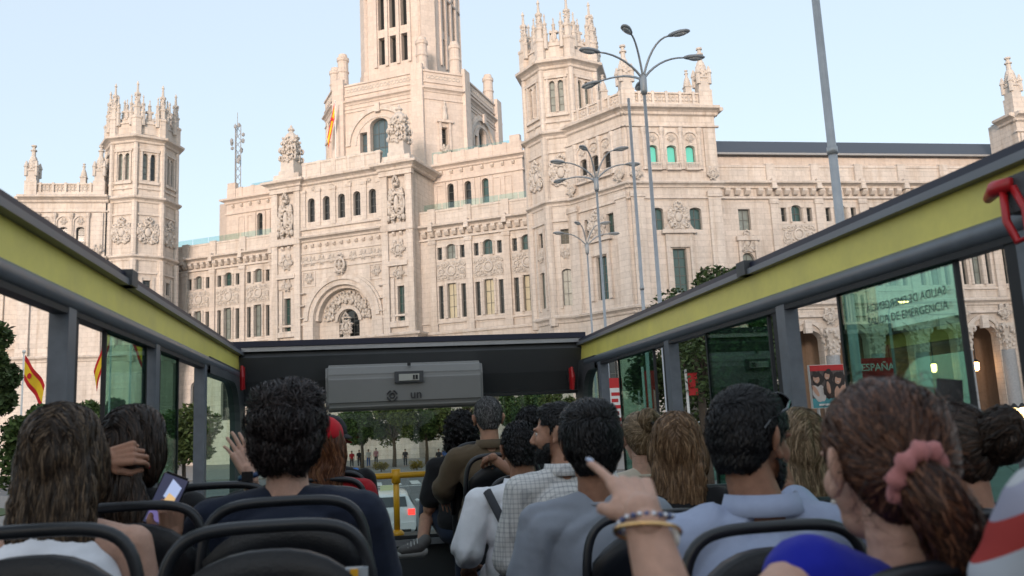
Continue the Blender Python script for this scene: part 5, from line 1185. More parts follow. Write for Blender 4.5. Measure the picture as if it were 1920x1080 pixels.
def strands(base, count, length, flow, rad=.0016, lift=.004, steps=6, seed=0, noise_=.25, offs=.001, free=0., region=None):
    """strand bundles laid over a hair volume, following flow(p) and re-projected onto it"""
    rn = np.random.RandomState(seed); base.calc_loop_triangles(); T = np.zeros(len(base.loop_triangles)*3, np.int32); base.loop_triangles.foreach_get('vertices', T); T = T.reshape(-1, 3); co = mesh_np(base)
    A = co[T[:, 0]]; B = co[T[:, 1]]; C = co[T[:, 2]]; nn = np.cross(B-A, C-A); ar = np.linalg.norm(nn, axis=1)+1e-12
    idx = rn.choice(len(T), count, p=ar/ar.sum()); u = rn.rand(count, 1); v = rn.rand(count, 1); f = u+v > 1; u[f[:, 0]] = 1-u[f[:, 0]]; v[f[:, 0]] = 1-v[f[:, 0]]
    P = A[idx]+u*(B[idx]-A[idx])+v*(C[idx]-A[idx]); Nn = nn[idx]/ar[idx][:, None]
    if region is not None: k = region(P); P, Nn = P[k], Nn[k]; count = len(P)
    tree_ = BVHTree.FromPolygons([tuple(c) for c in co], [tuple(t) for t in T.tolist()])
    Ls = length*rn.uniform(.55, 1.25, count); rl = rn.uniform(.1, 2.0, count)[:, None]; path = [P+Nn*offs]; norms = [Nn.copy()]; cur = P.copy(); nor = Nn.copy(); bias = rn.normal(size=(count, 3))*noise_*.45+(np.sin(P[:, [1, 2, 0]]*71+P*47+seed)+np.sin(P[:, [2, 0, 1]]*131-P*29))*noise_*.6
    for s in range(steps):
        fl = flow(cur)+bias; tg = fl-nor*(fl*nor).sum(1)[:, None]*(1-free); tg /= np.linalg.norm(tg, axis=1)[:, None]+1e-9
        cur = cur+tg*(Ls/steps)[:, None]; nx = cur.copy()
        for i in range(count):
            h = tree_.find_nearest(Vector(cur[i]))
            if h[0] is not None: nx[i] = h[0]; nor[i] = h[1]
        t = (s+1)/steps; w = free*t; cur = nx*(1-w)+cur*w
        norms.append(nor.copy()); path.append(cur+nor*(offs+(lift*math.sin(PI*min(1, t*.9))+lift*.6*t)*rl))
    Q = np.stack(path, 1)                                    # count x steps+1 x 3
    D = np.gradient(Q, axis=1); D /= np.linalg.norm(D, axis=2)[:, :, None]+1e-9
    X = np.cross(D, np.stack(norms, 1)+rn.normal(size=(count, 1, 3))*.25); X /= np.linalg.norm(X, axis=2)[:, :, None]+1e-9
    K = steps+1; tt = np.linspace(0, 1, K); rr_ = rad*(.55+.9*np.sin(PI*np.clip(tt*.8+.15, 0, 1)))*(1-tt**4*.9); rr_ = rr_[None, :, None]*rn.uniform(.5, 1.4, count)[:, None, None]
    V = np.stack([Q-X*rr_, Q+X*rr_], 2).reshape(-1, 3)       # flat ribbons lying on the hair
    b0 = ((np.arange(count)*K*2)[:, None]+(np.arange(K-1)*2)[None, :]).ravel()
    F = np.stack([b0, b0+1, b0+3, b0+2], -1); return V, F
def quads_mesh(name, V, F, m):
    me = bpy.data.meshes.new(name); me.vertices.add(len(V)); me.vertices.foreach_set('co', V.astype(np.float32).ravel()); n = len(F); me.loops.add(n*4); me.loops.foreach_set('vertex_index', F.astype(np.int32).ravel()); me.polygons.add(n); me.polygons.foreach_set('loop_start', np.arange(0, 4*n, 4, dtype=np.int32)); me.update(calc_edges=True); me.polygons.foreach_set('use_smooth', [True]*n); me.materials.append(m); return me
FING = {'point': [(4, 4, 4), (68, 95, 60), (74, 98, 62), (80, 98, 60)], 'open': [(6, 10, 8), (4, 10, 8), (6, 12, 8), (10, 14, 10)], 'relax': [(22, 30, 18), (28, 34, 20), (32, 38, 22), (36, 40, 24)], 'grip': [(50, 62, 40), (54, 66, 42), (58, 68, 42), (62, 70, 44)], 'pinch': [(42, 48, 22), (52, 55, 30), (60, 60, 34), (66, 62, 36)]}
def hand(wrist, along, back, side, pose, s=1., vox=.0027):
    side *= -1 if pose == 'point' else 1
    """palm, four jointed fingers and a thumb; back = direction the back of the hand faces; side = +1 when the thumb is on +x"""
    y = Vector(along).normalized(); z = Vector(back); z = (z-y*z.dot(y)).normalized(); x = y.cross(z)*side; W = Vector(wrist)
    p = lambda a, b, c: W+(x*a+y*b+z*c)*s
    B = Blobs(); tips = []
    B.cap(p(0, -.03, 0), .024*s, p(0, .015, 0), .025*s)
    for a in (-.027, -.009, .009, .026): B.cap(p(a*.62, .012, 0), .0165*s, p(a*1.06, .082, .002), .0125*s)
    B.ell(p(.024, .03, -.008), (.018*s,)*3)
    bx_ = (.029, .0095, -.0100, -.0285); by = (.084, .089, .084, .074); ln = (.074, .081, .075, .060); rd = (.0088, .009, .0085, .0076)
    for i in range(4):
        q = p(bx_[i], by[i], .002); ang = 0; L = ln[i]*s; spread = (.10, .03, -.04, -.12)[i] if pose in ('open', 'relax') else (.26 if pose == 'point' else .04, .01, -.02, -.05)[i]
        for j, (k, c) in enumerate(zip((.46, .31, .23), FING[pose][i])):
            ang += math.radians(c); d = (y*math.cos(ang)-z*math.sin(ang)+x*spread).normalized(); q2 = q+d*L*k; B.cap(q, rd[i]*s*(1-.07*j), q2, rd[i]*s*(.93-.09*j)); q = q2
        tips.append((q.copy(), d.copy(), (z*math.cos(ang)+y*math.sin(ang)).normalized(), rd[i]*s))
    th = {'point': ((.036, .03, -.018), (.044, .058, -.032), (.022, .078, -.042)), 'grip': ((.038, .03, -.016), (.046, .058, -.034), (.03, .08, -.046)), 'pinch': ((.04, .03, -.016), (.05, .06, -.034), (.042, .088, -.05))}.get(pose, ((.040, .026, -.006), (.062, .050, -.014), (.074, .078, -.018)))
    t0, t1, t2 = [p(*q) for q in th]; B.cap(p(.02, .008, -.006), .0165*s, t0, .0145*s); B.cap(t0, .0125*s, t1, .0105*s); B.cap(t1, .0102*s, t2, .0085*s); tips.append((t2, (t2-t1).normalized(), z, .0085*s))
    return B.bake(vox, 3), tips
def person(label, Hc, skin, shirt, hair, trousers=None, yaw=0., hyaw=0., hpitch=0., htilt=0., sleeve='short', arms=None, s=1., lean=.05, collar=False, neckline='crew', vox=.0075, legs=True, legpts=None, stocky=1., stripes=None, shrug=(0, 0), face=True, hands=(None, None)):
    """seated passenger: Hc is the centre of the head, yaw turns the trunk, hyaw the head (radians, + is to the left)"""
    Hc = Vector(Hc); up = Vector((0, 0, 1)); fwd = Vector((-math.sin(yaw), math.cos(yaw), 0)); rt = Vector((math.cos(yaw), math.sin(yaw), 0))
    hip = Hc-up*.70*s-fwd*lean; e = empty('person', (hip.x, hip.y, FLZ), label, 'person')
    nb = Hc-up*.165*s-fwd*.035*s; chest = nb-up*.17*s-fwd*.015; shw = .182*s*stocky
    sh = {k: nb+rt*(k*shw)-up*(.065*s-shrug[0 if k < 0 else 1]) for k in (-1, 1)}
    RT = Matrix((rt, fwd, up)).transposed()
    RH = RT @ Euler((hpitch, htilt, hyaw)).to_matrix(); hp = lambda a, b, c: Hc+RH @ (Vector((a, b, c))*s)
    B = Blobs()
    el = lambda c, r, Q=RH: B.ell(hp(*c), [q*s for q in r], Q)
    el((0, -.012, .03), (.075, .095, .086)); el((0, -.042, .012), (.069, .060, .076)); el((0, .045, -.022), (.060, .050, .084)); el((0, .048, -.078), (.046, .046, .038)); el((0, .078, -.100), (.020, .019, .017))
    for k in (-1, 1):
        el((k*.036, .062, -.03), (.027, .028, .03)); el((k*.030, .088, .016), (.026, .011, .009)); el((k*.0095, .106, -.040), (.009, .009, .007))
        el((k*.080, -.010, -.004), (.009, .023, .034), RH @ Euler((0, 0, k*.5)).to_matrix()); el((k*.092, -.020, .008), (.008, .013, .026), RH @ Euler((0, 0, k*.6)).to_matrix()); el((k*.082, .000, -.034), (.009, .011, .012))
    B.cap(hp(0, .092, .008), .008*s, hp(0, .114, -.034), .0125*s); el((0, .093, -.064), (.022, .010, .006)); el((0, .091, -.074), (.018, .010, .007))
    B.cap(hp(0, -.028, -.05), .054*s, nb-up*.03*s, .060*s*stocky); 
    for k in (-1, 1): B.cap(nb+rt*(k*.03)-up*.02*s, .045*s, sh[k]-rt*(k*.02), .05*s)
    B.ell(chest, (.155*s*stocky, .10*s, .15*s), RT); B.ell(chest-up*.16*s, (.14*s*stocky, .095*s, .16*s), RT); B.ell(hip+up*.12*s, (.165*s*stocky, .12*s, .12*s), RT)
    arms = arms or {}; J = {}
    for k in (-1, 1):
        a = arms.get(k)
        if a is None: a = (sh[k]+rt*(k*.05)-up*.26*s+fwd*.03, hip+rt*(k*.12)+fwd*.26+up*.22*s)
        elb, wr = Vector(a[0]), Vector(a[1]); J[k] = (elb, wr); B.cap(sh[k], .050*s, elb, .040*s); B.cap(elb, .040*s, elb.lerp(wr, .3), .041*s); B.cap(elb.lerp(wr, .3), .041*s, wr, .026*s)
    if legs:
        for k in (-1, 1):
            h0 = hip+rt*(k*.09)+up*.06; kn = hip+rt*(k*.13)+fwd*.44*s+up*.04; ft = Vector((kn.x, kn.y, FLZ+.06))+fwd*.02; kn, ft = [Vector(q) for q in legpts[k]] if legpts and k in legpts else (kn, ft); B.cap(h0, .08*s, kn, .058*s); B.cap(kn, .055*s, ft, .04*s); B.cap(ft, .04*s, ft+fwd*(.02 if legpts and k in legpts else .16), .03*s)
    ms = [B.bake(vox, 4)]; nails = []
    for k in (-1, 1):
        pose = hands[0 if k < 0 else 1]; elb, wr = J[k]; d = (wr-elb).normalized()
        if pose: po, bk, al = pose; hm, tips = hand(wr, al or d, bk, -k, po, s*(.82 if po == 'point' else 1))
        else:
            hm, tips = hand(wr, d, up+rt*k*.3, -k, 'relax', s, .005)
        ms.append(hm); nails.append(tips)
    me = join_meshes(ms); me.materials.append(skin); body = link('body', me, e)
    if face:
        for k in (-1, 1):
            c = hp(k*.031, .0785, -.002); o = MB().blob(c, (.0105*s,)*3, 2).build('eye', EYEW, e, True); q = hp(k*.031, .0865, -.002); MB().blob(q, (.005*s,)*3, 1).build('iris', EYEB, o)
    # --- shirt
    C = Blobs(); g = .017
    C.ell(chest, (.155*s*stocky+g, .10*s+g, .15*s+g*.4), RT); C.ell(chest-up*.16*s, (.145*s*stocky+g*1.3, .10*s+g*1.2, .16*s), RT); C.ell(hip+up*.13*s, (.168*s*stocky+g, .122*s+g, .12*s), RT)
    if neckline != 'none':
        for k in (-1, 1): C.cap(nb+rt*(k*.045)-up*.032*s, .047*s+g*.85, sh[k]-rt*(k*.02), .05*s+g*1.15)
    else:
        for k in (-1, 1): C.cap(nb+rt*(k*.07)-up*.06*s, .045*s+g*.3, chest+rt*k*.08, .05*s+g)
    if sleeve != 'none':
        for k in (-1, 1):
            elb, wr = J[k]
            if sleeve == 'short': C.cap(sh[k], .053*s+g, sh[k].lerp(elb, .72), .047*s+g*1.7)
            elif sleeve == 'long': C.cap(sh[k], .053*s+g, elb, .043*s+g*1.5); C.cap(elb, .044*s+g*1.5, elb.lerp(wr, .85), .032*s+g)
            elif sleeve == 'rolled': C.cap(sh[k], .053*s+g, elb, .043*s+g*1.8); C.cap(elb, .044*s+g*1.7, elb.lerp(wr, .25), .042*s+g*1.6)
    sm = C.bake(max(.008, vox), 6); folds(sm, chest, rt, .0115 if collar else .0095, len(label)); sm.materials.append(shirt); so_ = link('shirt', sm, e)
    if collar:
        mb = MB(); n = 22; R0 = .066*s*stocky
        rings = [(R0*1.0, .012), (R0*1.03, .05), (R0*1.10, .054), (R0*1.28, .010), (R0*1.22, .004)]
        for q, (r, zz) in enumerate(rings):
            for i in range(n):
                t = 2*PI*i/n; front = max(0, math.sin(t)); c = nb+rt*(r*math.cos(t)*1.02)+fwd*(r*math.sin(t)*.98+.006)+up*(zz*s-front*.045*s-.012); mb.v.append(tuple(c))
        for q in range(len(rings)-1):
            for i in range(n): i2 = (i+1) % n; mb.f.append((q*n+i, q*n+i2, (q+1)*n+i2, (q+1)*n+i))
        mb.build('collar', shirt, so_, True)
    else:
        if neckline == 'crew':
            R0 = .062*s*stocky; mb = MB().tube([tuple(nb+rt*(R0*1.08*math.cos(t))+fwd*(R0*math.sin(t)+.004)+up*(-.006-.03*max(0, math.sin(t)))) for t in np.linspace(0, 2*PI, 25)], .0075, 6); mb.build('neckband', shirt, so_, True)
    if legs:
        Tm = Blobs()
        for k in (-1, 1):
            h0 = hip+rt*(k*.09)+up*.06; kn = hip+rt*(k*.13)+fwd*.44*s+up*.04; ft = Vector((kn.x, kn.y, FLZ+.16))+fwd*.02; kn, ft = (Vector(legpts[k][0]), Vector(legpts[k][0]).lerp(Vector(legpts[k][1]), .35)) if legpts and k in legpts else (kn, ft); Tm.cap(h0, .092*s, kn, .07*s); Tm.cap(kn, .068*s, ft, .058*s)
        Tm.ell(hip+up*.05, (.175*s, .13*s, .10*s), RT); tm = Tm.bake(.012, 3); tm.materials.append(trousers or JEANS); link('trousers', tm, e)
    if hair: hair(e, hp, RH, s, Hc)
    return dict(e=e, nb=nb, sh=sh, J=J, nails=nails, hp=hp, RH=RH, hip=hip, fwd=fwd, rt=rt)
EYEW = mat('eye_white', (.7, .68, .65), .2); EYEB = mat('iris_dark', (.03, .018, .012), .1); JEANS = cloth('dark_jeans', (.025, .035, .06))
NP = lambda v: np.array(tuple(v))
def base_mat(m):
    n = m.name+'_roots'
    if n in bpy.data.materials: return bpy.data.materials[n]
    c = m.node_tree.nodes['Color Ramp'].color_ramp.elements[0].color; return mat(n, (c[0], c[1], c[2]), .6, spec=.2)
def hair_obj(e, base, m, V=None, F=None):
    base.materials.clear(); base.materials.append(base_mat(m)); h = link('hair', base, e)
    if V is not None: link('hair_strands', quads_mesh('hair_strands', V, F, m), h)
    return h
def short_hair(m, n=3500, L=.03, vol=1., top=.0, wild=.35, nape=-.055, fade=False, lift=.006, rad=.0013, extra=()):
    def f(e, hp, RH, s, Hc):
        B = Blobs(); g = .007*vol
        B.ell(hp(0, -.014, .036), [(q+g)*s for q in (.076, .094, .085)], RH); B.ell(hp(0, -.044, .012), [(q+g)*s for q in (.070, .060, .072)], RH); B.ell(hp(0, -.058, nape+.02), [.056*s, .038*s, .045*s], RH)
        if top: B.ell(hp(0, .01, .085), [.062*s, .072*s, (.032+top)*s], RH)
        for c, r in extra: B.ell(hp(*c), [q*s for q in r], RH)
        # keep the face and ears clear
        me = B.bake(.006 if n < 3000 else .005, 9); bm = bmesh.new(); bm.from_mesh(me); Ri = RH.transposed(); kill = []
        for v in bm.verts:
            q = (Ri @ (v.co-Hc))/s
            if (q.y > .062 and q.z < .062) or (q.z < .028 and q.y > .022) or (q.z < -.01 and q.y > -.014) or (q.z < nape-.012): kill.append(v)
        bmesh.ops.delete(bm, geom=kill, context='VERTS'); bm.to_mesh(me); bm.free()
        if wild > .27: wrinkle(me, .012*wild/.5, 22, int(n), (1, 1, .8))
        dn = NP(RH @ Vector((0, -.35, -1))); fr_ = NP(RH @ Vector((0, 1, .1))); bk_ = NP(RH @ Vector((0, -1, -.2))); H = NP(Hc); U_ = NP(RH @ Vector((0, 0, 1)))
        def flow(P):
            h = ((P-H) @ U_)/s; w = np.clip((h-.05)/.05, 0, 1)[:, None]; return dn*(1-w)+(fr_ if top else bk_*.6+dn*.4)*w
        V, F = strands(me, n, L*s, flow, rad*s, lift, 4, 3, wild, .0008, .35)
        hair_obj(e, me, m, V, F)
    return f
def long_hair(m, down=.30, back=.0, width=1., n=4500, part=0., wave=.12, seed=1, rad=.0019, wind=(0, 0, 0), front=True, free=.12):
    """hair falling from a parting over the nape and shoulders"""
    def f(e, hp, RH, s, Hc):
        B = Blobs(); B.ell(hp(0, -.014, .034), [.087*s, .106*s, .094*s], RH); B.ell(hp(0, -.05, 0), [.082*s, .068*s, .09*s], RH)
        for k in (-1, 1): B.ell(hp(k*.072, -.008, -.04), [.034*s, .055*s, .09*s], RH)
        W = Vector(wind); L = int(down/.035)
        for i in range(L+1):
            t = i/L; z = -.04-down*t; w = (.082+.016*math.sin(t*PI))*width*(1-.16*t)
            B.ell(hp(part*.012, -.062-back-.012*math.sin(t*PI), z)+W*t*t, [w*s, .036*s*(1-.25*t), .045*s], RH)
        me = B.bake(.0065, 4); bm = bmesh.new(); bm.from_mesh(me); Ri = RH.transposed()
        kill = [v for v in bm.verts if (lambda q: q.y > .056 and q.z < .068)((Ri @ (v.co-Hc))/s)]; bmesh.ops.delete(bm, geom=kill, context='VERTS'); bm.to_mesh(me); bm.free(); wrinkle(me, .006, 30, seed, (1, 1, .12))
        H = NP(Hc); X_ = NP(RH @ Vector((1, 0, 0))); Y_ = NP(RH @ Vector((0, 1, 0))); Wn = NP(W)
        def flow(P):
            x = ((P-H) @ X_); h = (P-H)[:, 2]/s; out = np.clip((h+.01)/.08, 0, 1)[:, None]; sg = np.sign(x-part*.02)[:, None]
            low = np.clip((-h-.05)/down, 0, 1)[:, None]
            return np.array((0, 0, -1.))*(1-.55*out)+X_*sg*out*.8-Y_*out*.55+np.sin(P[:, 2:3]*38+x[:, None]*20)*X_*wave+Wn*low*2
        V, F = strands(me, n, .13*s, flow, rad*s, .0022, 7, seed, .10, .0008, free); hair_obj(e, me, m, V, F)
    return f
def up_hair(m, knot, tail=None, n=4200, kr=.05, seed=2, rad=.0017, loose=.10, fly=60):
    """hair drawn back to a knot; the tail is a list of (offset, radius) in head coordinates"""
    def f(e, hp, RH, s, Hc):
        B = Blobs(); B.ell(hp(0, -.014, .034), [.083*s, .102*s, .092*s], RH); B.ell(hp(0, -.046, .008), [.077*s, .066*s, .082*s], RH); B.ell(hp(0, -.06, -.045), [.055*s, .036*s, .04*s], RH)
        me = B.bake(.006, 4); bm = bmesh.new(); bm.from_mesh(me); Ri = RH.transposed()
        def bad(q): return (q.y > .066 and q.z < .06) or (q.z < .022 and q.y > .030) or (q.z < -.008 and q.y > -.008) or q.z < -.08
        bmesh.ops.delete(bm, geom=[v for v in bm.verts if bad((Ri @ (v.co-Hc))/s)], context='VERTS'); bm.to_mesh(me); bm.free(); wrinkle(me, .004, 40, seed, (1, 1, .3))
        kn = NP(hp(*knot)); V, F = strands(me, n, .10*s, lambda P: (kn-P)/(np.linalg.norm(kn-P, axis=1)[:, None]+1e-6), rad*s, .0018, 6, seed, loose, .0008, .04)
        h = hair_obj(e, me, m, V, F)
        if fly: V, F = strands(me, fly, .11*s, lambda P: (kn-P)+np.array((.03, 0, -.02)), .00045*s, .016, 7, seed+9, .45, .001, .6); link('loose_strands', quads_mesh('loose_strands', V, F, m), h)
        if tail:
            T = Blobs(); pts = [Vector(kn)]+[hp(*q) for q, r in tail]; rs = [tail[0][1]]+[r for q, r in tail]
            for a, b, ra, rb in zip(pts, pts[1:], rs, rs[1:]): T.cap(a, ra*s, b, rb*s)
            tm = T.bake(.005, 3); wrinkle(tm, .006, 34, seed+3, (1, 1, .3)); PT = np.array([tuple(q) for q in pts]); DT = np.gradient(PT, axis=0); DT /= np.linalg.norm(DT, axis=1)[:, None]+1e-9
            def fl(P):
                i = np.argmin(((P[:, None, :]-PT[None])**2).sum(2), 1); return DT[i]
            V, F = strands(tm, int(n*.5), .10*s, fl, rad*s, .006, 6, seed+1, .16, .0008, .3); tm.materials.append(base_mat(m)); t_ = link('hair_tail', tm, h)
            link('hair_strands', quads_mesh('hair_strands', V, F, m), h)
    return f
def curly_hair(m, r=.125, n=2600, seed=4, c=(0, -.03, .01), low=-.12):
    def f(e, hp, RH, s, Hc):
        B = Blobs(); rn = random.Random(seed); B.ell(hp(*c), [r*.86*s, r*.9*s, r*s], RH)
        for i in range(60):
            a = rn.uniform(0, 6.28); z = rn.uniform(-1, 1); q = math.sqrt(1-z*z); B.ell(hp(c[0]+r*.8*q*math.cos(a), c[1]+r*.8*q*math.sin(a), c[2]+r*.9*z+(low*.4 if z < 0 else 0)), [rn.uniform(.018, .032)*s]*3, RH, 2)
        me = B.bake(.006, 2); bm = bmesh.new(); bm.from_mesh(me); Ri = RH.transposed(); bmesh.ops.delete(bm, geom=[v for v in bm.verts if (lambda q: q.y > .05 and q.z < .06)((Ri @ (v.co-Hc))/s)], context='VERTS'); bm.to_mesh(me); bm.free()
        V, F = strands(me, n, .035*s, lambda P: np.sin(P*160+P[:, [1, 2, 0]]*90)+np.array((0, 0, -.4)), .0015*s, .008, 5, seed, .5, .001, .5); hair_obj(e, me, m, V, F)
    return f
# --- garments
C_NAVY = cloth('navy_tshirt', (.016, .021, .038)); C_WHITE = cloth('white_shirt', (.74, .75, .80)); C_GREY = cloth('grey_tshirt', (.24, .265, .315)); C_BLUE = cloth('pale_blue_shirt', (.31, .36, .50)); C_ROYAL = cloth('royal_blue_top', (.012, .018, .30)); C_BROWN = cloth('brown_jacket', (.10, .072, .045)); C_BLACK = cloth('black_tshirt', (.014, .014, .016)); C_RED = cloth('red_tshirt', (.30, .012, .018)); C_TEAL = cloth('pale_teal_top', (.30, .42, .42)); C_CREAM = cloth('cream_top', (.5, .44, .36))
def pattern_mat(name, build):
    m = bpy.data.materials.new(name); m.use_nodes = True; nt = m.node_tree; b = nt.nodes['Principled BSDF']; b.inputs['Roughness'].default_value = .9; b.inputs['Specular IOR Level'].default_value = .15; build(nt, b); return m
def _plaid(nt, b):
    N = nt.nodes; L = nt.links; tc = N.new('ShaderNodeTexCoord'); out = None
    for k, (dirn, sc) in enumerate((('X', 17), ('Z', 17), ('Y', 17))):
        w = N.new('ShaderNodeTexWave'); w.bands_direction = dirn; w.inputs['Scale'].default_value = sc; L.new(tc.outputs['Object'], w.inputs['Vector']); r = N.new('ShaderNodeValToRGB'); r.color_ramp.elements[0].position = .80; r.color_ramp.elements[0].color = (1, 1, 1, 1); r.color_ramp.elements[1].position = .9; r.color_ramp.elements[1].color = (.76, .77, .79, 1); L.new(w.outputs[0], r.inputs[0])
        if out is None: out = r.outputs[0]
        else:
            x = N.new('ShaderNodeMix'); x.data_type = 'RGBA'; x.blend_type = 'MULTIPLY'; x.inputs[0].default_value = 1; L.new(out, x.inputs[6]); L.new(r.outputs[0], x.inputs[7]); out = x.outputs[2]
    x = N.new('ShaderNodeMix'); x.data_type = 'RGBA'; x.blend_type = 'MULTIPLY'; x.inputs[0].default_value = 1; x.inputs[6].default_value = (.62, .61, .60, 1); L.new(out, x.inputs[7]); L.new(x.outputs[2], b.inputs['Base Color'])
C_PLAID = pattern_mat('plaid_shirt', _plaid)
def _stripe(nt, b):
    N = nt.nodes; L = nt.links; tc = N.new('ShaderNodeTexCoord'); mp = N.new('ShaderNodeMapping'); mp.inputs['Rotation'].default_value = (.25, .55, .2); L.new(tc.outputs['Object'], mp.inputs[0]); w = N.new('ShaderNodeTexWave'); w.wave_profile = 'SAW'; w.bands_direction = 'Z'; w.inputs['Scale'].default_value = 1.55; w.inputs['Distortion'].default_value = .6; L.new(mp.outputs[0], w.inputs['Vector']); r = N.new('ShaderNodeValToRGB'); r.color_ramp.interpolation = 'CONSTANT'
    cols = [(0, (.42, .45, .5)), (.14, (.35, .05, .045)), (.30, (.30, .30, .38)), (.42, (.45, .46, .48)), (.52, (.02, .02, .025)), (.56, (.45, .22, .05)), (.68, (.40, .52, .55)), (.82, (.22, .08, .1)), (.9, (.5, .5, .5))]
    el = r.color_ramp.elements; el[0].position = 0; el[0].color = (*cols[0][1], 1); el[1].position = cols[1][0]; el[1].color = (*cols[1][1], 1)
    for p, c in cols[2:]: q = el.new(p); q.color = (*c, 1)
    L.new(w.outputs[0], r.inputs[0]); L.new(r.outputs[0], b.inputs['Base Color'])
C_STRIPE = pattern_mat('multicoloured_striped_shirt', _stripe)
V3 = Vector
# ---- left side
person('woman with long straight streaked brown hair, back turned, at the far left', (-.76, 2.36, 3.385), SK_F, C_WHITE, long_hair(H_SBR, .27, .004, 1.14, 18000, .5, .03, 1, .0009), yaw=-.05, sleeve='none', neckline='none', vox=.007, face=False)
p2_wr = V3((-.700, 2.83, 3.345))
P2 = person('dark-haired woman with windswept hair holding up a phone, second at left', (-.755, 3.02, 3.40), SK_M, C_BLACK, long_hair(H_DBR, .24, .01, 1.05, 9000, -.3, .22, 7, .0012, wind=(.10, -.03, .02), free=.35), yaw=-.15, hyaw=-.25, hpitch=-.2, sleeve='short', arms={1: ((-.62, 2.96, 3.08), (-.56, 2.66, 3.13)), -1: ((-.98, 2.95, 3.20), (-.80, 2.86, 3.36))}, hands=(('pinch', (-.3, -1, .3), (1, -.1, .15)), ('grip', (.6, -.7, .2), (0, -.25, 1))), face=False)
NAILR = mat('red_nail_varnish', (.55, .03, .05), .2, coat=.6); NAILB = mat('pale_blue_nail_varnish', (.30, .36, .52), .2, coat=.6); NAILT = mat('turquoise_nail_varnish', (.10, .42, .50), .2, coat=.6)
def nail(e, tip, m, s=1.):
    q, d, z, r = tip; c = q+d*r*.35+z*r*.62; R_ = Matrix((d.cross(z).normalized(), d, z)).transposed(); V, F = ICO[2]; MB().add([tuple(c+R_ @ Vector((v[0]*r*.72, v[1]*r*1.15, v[2]*r*.32))) for v in V], F).build('fingernail', m, e, True)
for t in P2['nails'][0][:4]: nail(P2['e'], t, NAILR)
# the phone she holds
PHB = mat('black_phone_case', (.012, .012, .014), .3)
ph = MB().box((-.038, -.005, -.08), (.038, .005, .08)).build('phone', PHB); bm = bmesh.new(); bm.from_mesh(ph.data); bmesh.ops.bevel(bm, geom=bm.edges[:], offset=.006, segments=2, affect='EDGES'); bm.to_mesh(ph.data); bm.free(); ph.location = (-.575, 2.645, 3.235); ph.rotation_euler = (.15, .42, .1); tag(ph, 'black smartphone showing a picture, held at lower left', 'phone')
def sub(par, name, mb, m): o = bpy.data.objects.new(name, mb.mesh(name, m)); COL.objects.link(o); o.parent = par; return o
sub(ph, 'screen', MB().box((-.034, -.0062, -.072), (.034, -.0052, .074)), mat('phone_screen', (.03, .035, .06), .1, emit=((.10, .11, .2), .25)))
sub(ph, 'screen_picture', MB().add([(-.012, -.0068, .012), (.020, -.0068, .0), (.026, -.0068, .05), (-.006, -.0068, .066)], [(0, 1, 2, 3)]), mat('screen_sky', (.3, .36, .5), .1, emit=((.5, .6, .9), .45)))
sub(ph, 'screen_picture', MB().add([(-.008, -.0072, -.006), (.024, -.0072, -.014), (.022, -.0072, .018), (.0, -.0072, .026)], [(0, 1, 2, 3)]), mat('screen_building', (.5, .32, .12), .1, emit=((.9, .6, .3), .45)))
sub(ph, 'screen_picture', MB().add([(-.03, -.0068, -.064), (.012, -.0068, -.06), (.004, -.0068, -.03), (-.03, -.0068, -.036)], [(0, 1, 2, 3)]), mat('screen_street', (.12, .1, .25), .1, emit=((.3, .25, .6), .3)))
person('man in navy t-shirt with thick tousled dark hair, seated left of the aisle', (-.243, 2.78, 3.405), SK_F, C_NAVY, short_hair(H_NAV, 21000, .055, 1.0, .006, .34, -.075, lift=.014, rad=.00085, extra=(((0, -.03, .048), (.089, .104, .084)), ((.03, -.03, .095), (.05, .06, .035)), ((-.04, -.02, .09), (.045, .06, .035)), ((0, -.058, -.02), (.080, .052, .068)))), yaw=-.04, hyaw=-.08, sleeve='short', s=1.08, stocky=1.13, lean=.0, vox=.0075, arms={-1: ((-.50, 2.80, 2.93), (-.42, 3.05, 2.88)), 1: ((.03, 2.80, 2.90), (-.08, 3.05, 2.86))}, face=False)
P4 = person('passenger ahead of the navy t-shirt man with raised hand and watch', (-.33, 3.62, 3.36), SK_F, C_BLACK, short_hair(H_DBR, 1200, .04, 1.2), sleeve='short', arms={-1: ((-.415, 3.45, 3.08), (-.442, 3.38, 3.275))}, hands=(('open', (.5, -.85, .15), (-.42, .12, .9)), None), vox=.009, face=False)
WATCH = mat('blue_watch_strap', (.02, .045, .12), .4)
wr = V3((-.442, 3.38, 3.262)); e = empty('wristwatch', wr, 'blue smartwatch on the raised wrist at left', 'watch'); mb = MB().ring(lambda a, b, h: (wr.x+a*1.1, wr.y+b, wr.z+h*1.7+a*.2), .031, .0065, 18, 6); mb.build('strap', WATCH, e, True); MB().box((wr.x-.02, wr.y-.043, wr.z-.018), (wr.x+.02, wr.y-.032, wr.z+.018)).build('watch_face', PHB, e)
CAPR = cloth('red_cap', (.45, .012, .02)); CAPB = cloth('black_hat', (.015, .016, .018))
P5 = person('person in a red cap with curly auburn hair and red t-shirt', (-.21, 4.24, 3.35), SK_F, C_RED, long_hair(H_AUB, .25, .0, 1.05, 6000, .2, .5, 12, .0014, free=.25), yaw=.0, sleeve='short', vox=.009, face=False)
